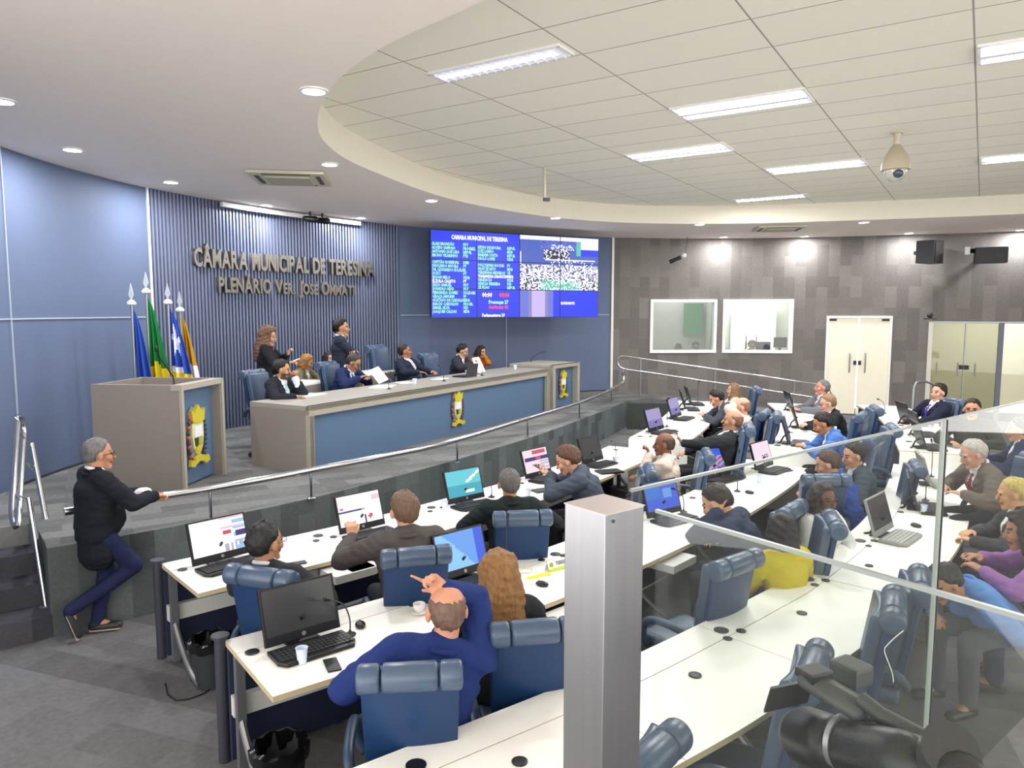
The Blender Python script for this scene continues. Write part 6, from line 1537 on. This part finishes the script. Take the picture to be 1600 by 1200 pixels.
t, L_ = pane(J + dA * .006, J + dA * 1.6, .95, 2.33, 'glass panel right of the upright joint')
MB().box((.006, 0, .69), (.006, .013, 1.38)).build('side_edge', M_dkgrey, t)
t, L_ = pane(GB_ + dB * .03, GB_ + dB * 1.5, .95, 2.33, 'near glass panel running from the post towards the camera side')

# ------------------------------------------------------------------ broadcast camera behind the near glass
cc = atD(1345, 1120, 1.45); t = thing('video_camera', 'black shoulder video camera in the lower right foreground', 'video camera', tuple(cc), 0)
def V_(u, v, D): return atD(u, v, D) - cc
M_cam = mat('camera_black', '141618', .38, spec=.5); M_cam2 = mat('camera_grey', '3a3e3d', .45)
lens = MB().caps(V_(1262, 1150, 1.55), V_(1300, 1165, 1.45), .062, .060, 24, k=2)
lens.build('lens_hood', M_cam, t, True)
MB().caps(V_(1305, 1160, 1.45), V_(1410, 1190, 1.28), .052, .055, 24, k=2).build('lens_barrel', M_cam, t, True)
q = V_(1312, 1158, 1.43); q2 = V_(1320, 1161, 1.42); MB().cyl(q, q2, .0545, n=28).build('lens_ring', M_grey, t, True)
ax = (V_(1300, 1090, 1.5) - V_(1200, 1092, 1.5)); 
MB().plate([V_(1205, 1077, 1.52), V_(1272, 1063, 1.52), V_(1262, 1098, 1.52), V_(1194, 1114, 1.52)], (.2, .9, 0), .012).build('lens_flag', M_cam, t)
MB().caps(V_(1262, 1060, 1.5), V_(1345, 1110, 1.42), .026, .028, 8, flat=(1.2, .7)).build('viewfinder_mount', M_cam2, t, 'full')
MB().box(V_(1272, 1052, 1.5), (.06, .05, .02), .4).build('shoe_mount', M_cam, t, bevel=.004)
MB().box(V_(1330, 1050, 1.55), (.06, .07, .045), .5).build('microphone_holder', M_cam2, t, bevel=.008)
MB().tube([V_(1345, 1092, 1.42), V_(1378, 1118, 1.38), V_(1420, 1140, 1.34), V_(1455, 1158, 1.3), V_(1490, 1176, 1.26)], .016, 12).build('carry_handle', M_cam2, t, True)
MB().tube([V_(1352, 1125, 1.4), V_(1372, 1160, 1.37), V_(1398, 1172, 1.34), V_(1392, 1150, 1.34), V_(1366, 1130, 1.38)], .008, 10, closed=True).build('handle_loop', M_cam, t, True)
MB().caps(V_(1400, 1170, 1.33), V_(1500, 1215, 1.2), .045, .05, 16, flat=(1, .9)).build('camera_body', M_cam, t, 'full')
e0 = V_(1455, 1180, 1.27); e1 = V_(1492, 1172, 1.2); ev = (e1 - e0).normalized()
MB().cyl(e0, e0 + ev * .04, .026, .032, 28).cyl(e0 + ev * .04, e0 + ev * .075, .034, .05, 28).build('eyecup', M_cam, t, True)
MB().tube([V_(1388 + 8 * math.cos(a_ * 1.3) + 26 * max(0, a_ - 2.0), 1066 - 26 * a_, 1.5 + .03 * a_) for a_ in np.linspace(0, 3.1, 16)], .0010, 6).build('antenna_wire', mat('wire_white', 'c9d0cc', .4), t, True)
# tripod carrying it, standing on the gallery floor
for k in range(3):
    a = 2 * math.pi * k / 3 + .5
    MB().cyl(V_(1400, 1200, 1.32) + Vector((0, 0, -.06)), V_(1400, 1200, 1.32) + Vector((math.cos(a) * .12, math.sin(a) * .12, -(V_(1400, 1200, 1.32).z + cc.z - .96))), .012).build('tripod_leg', M_dkgrey, t, True)
# gallery floor slab under the camera position
ga0 = GA_ - dA * 2.0; ga1 = GA_ + dA * 3.4; nA = Vector((dA.y, -dA.x))
struct(MB().prism([tuple(ga0 + nA * .02 * 0), tuple(ga1), tuple(ga1 + nA * 2.6), tuple(ga0 + nA * 2.6)], .7, .945).build('floor_gallery', M_floor))
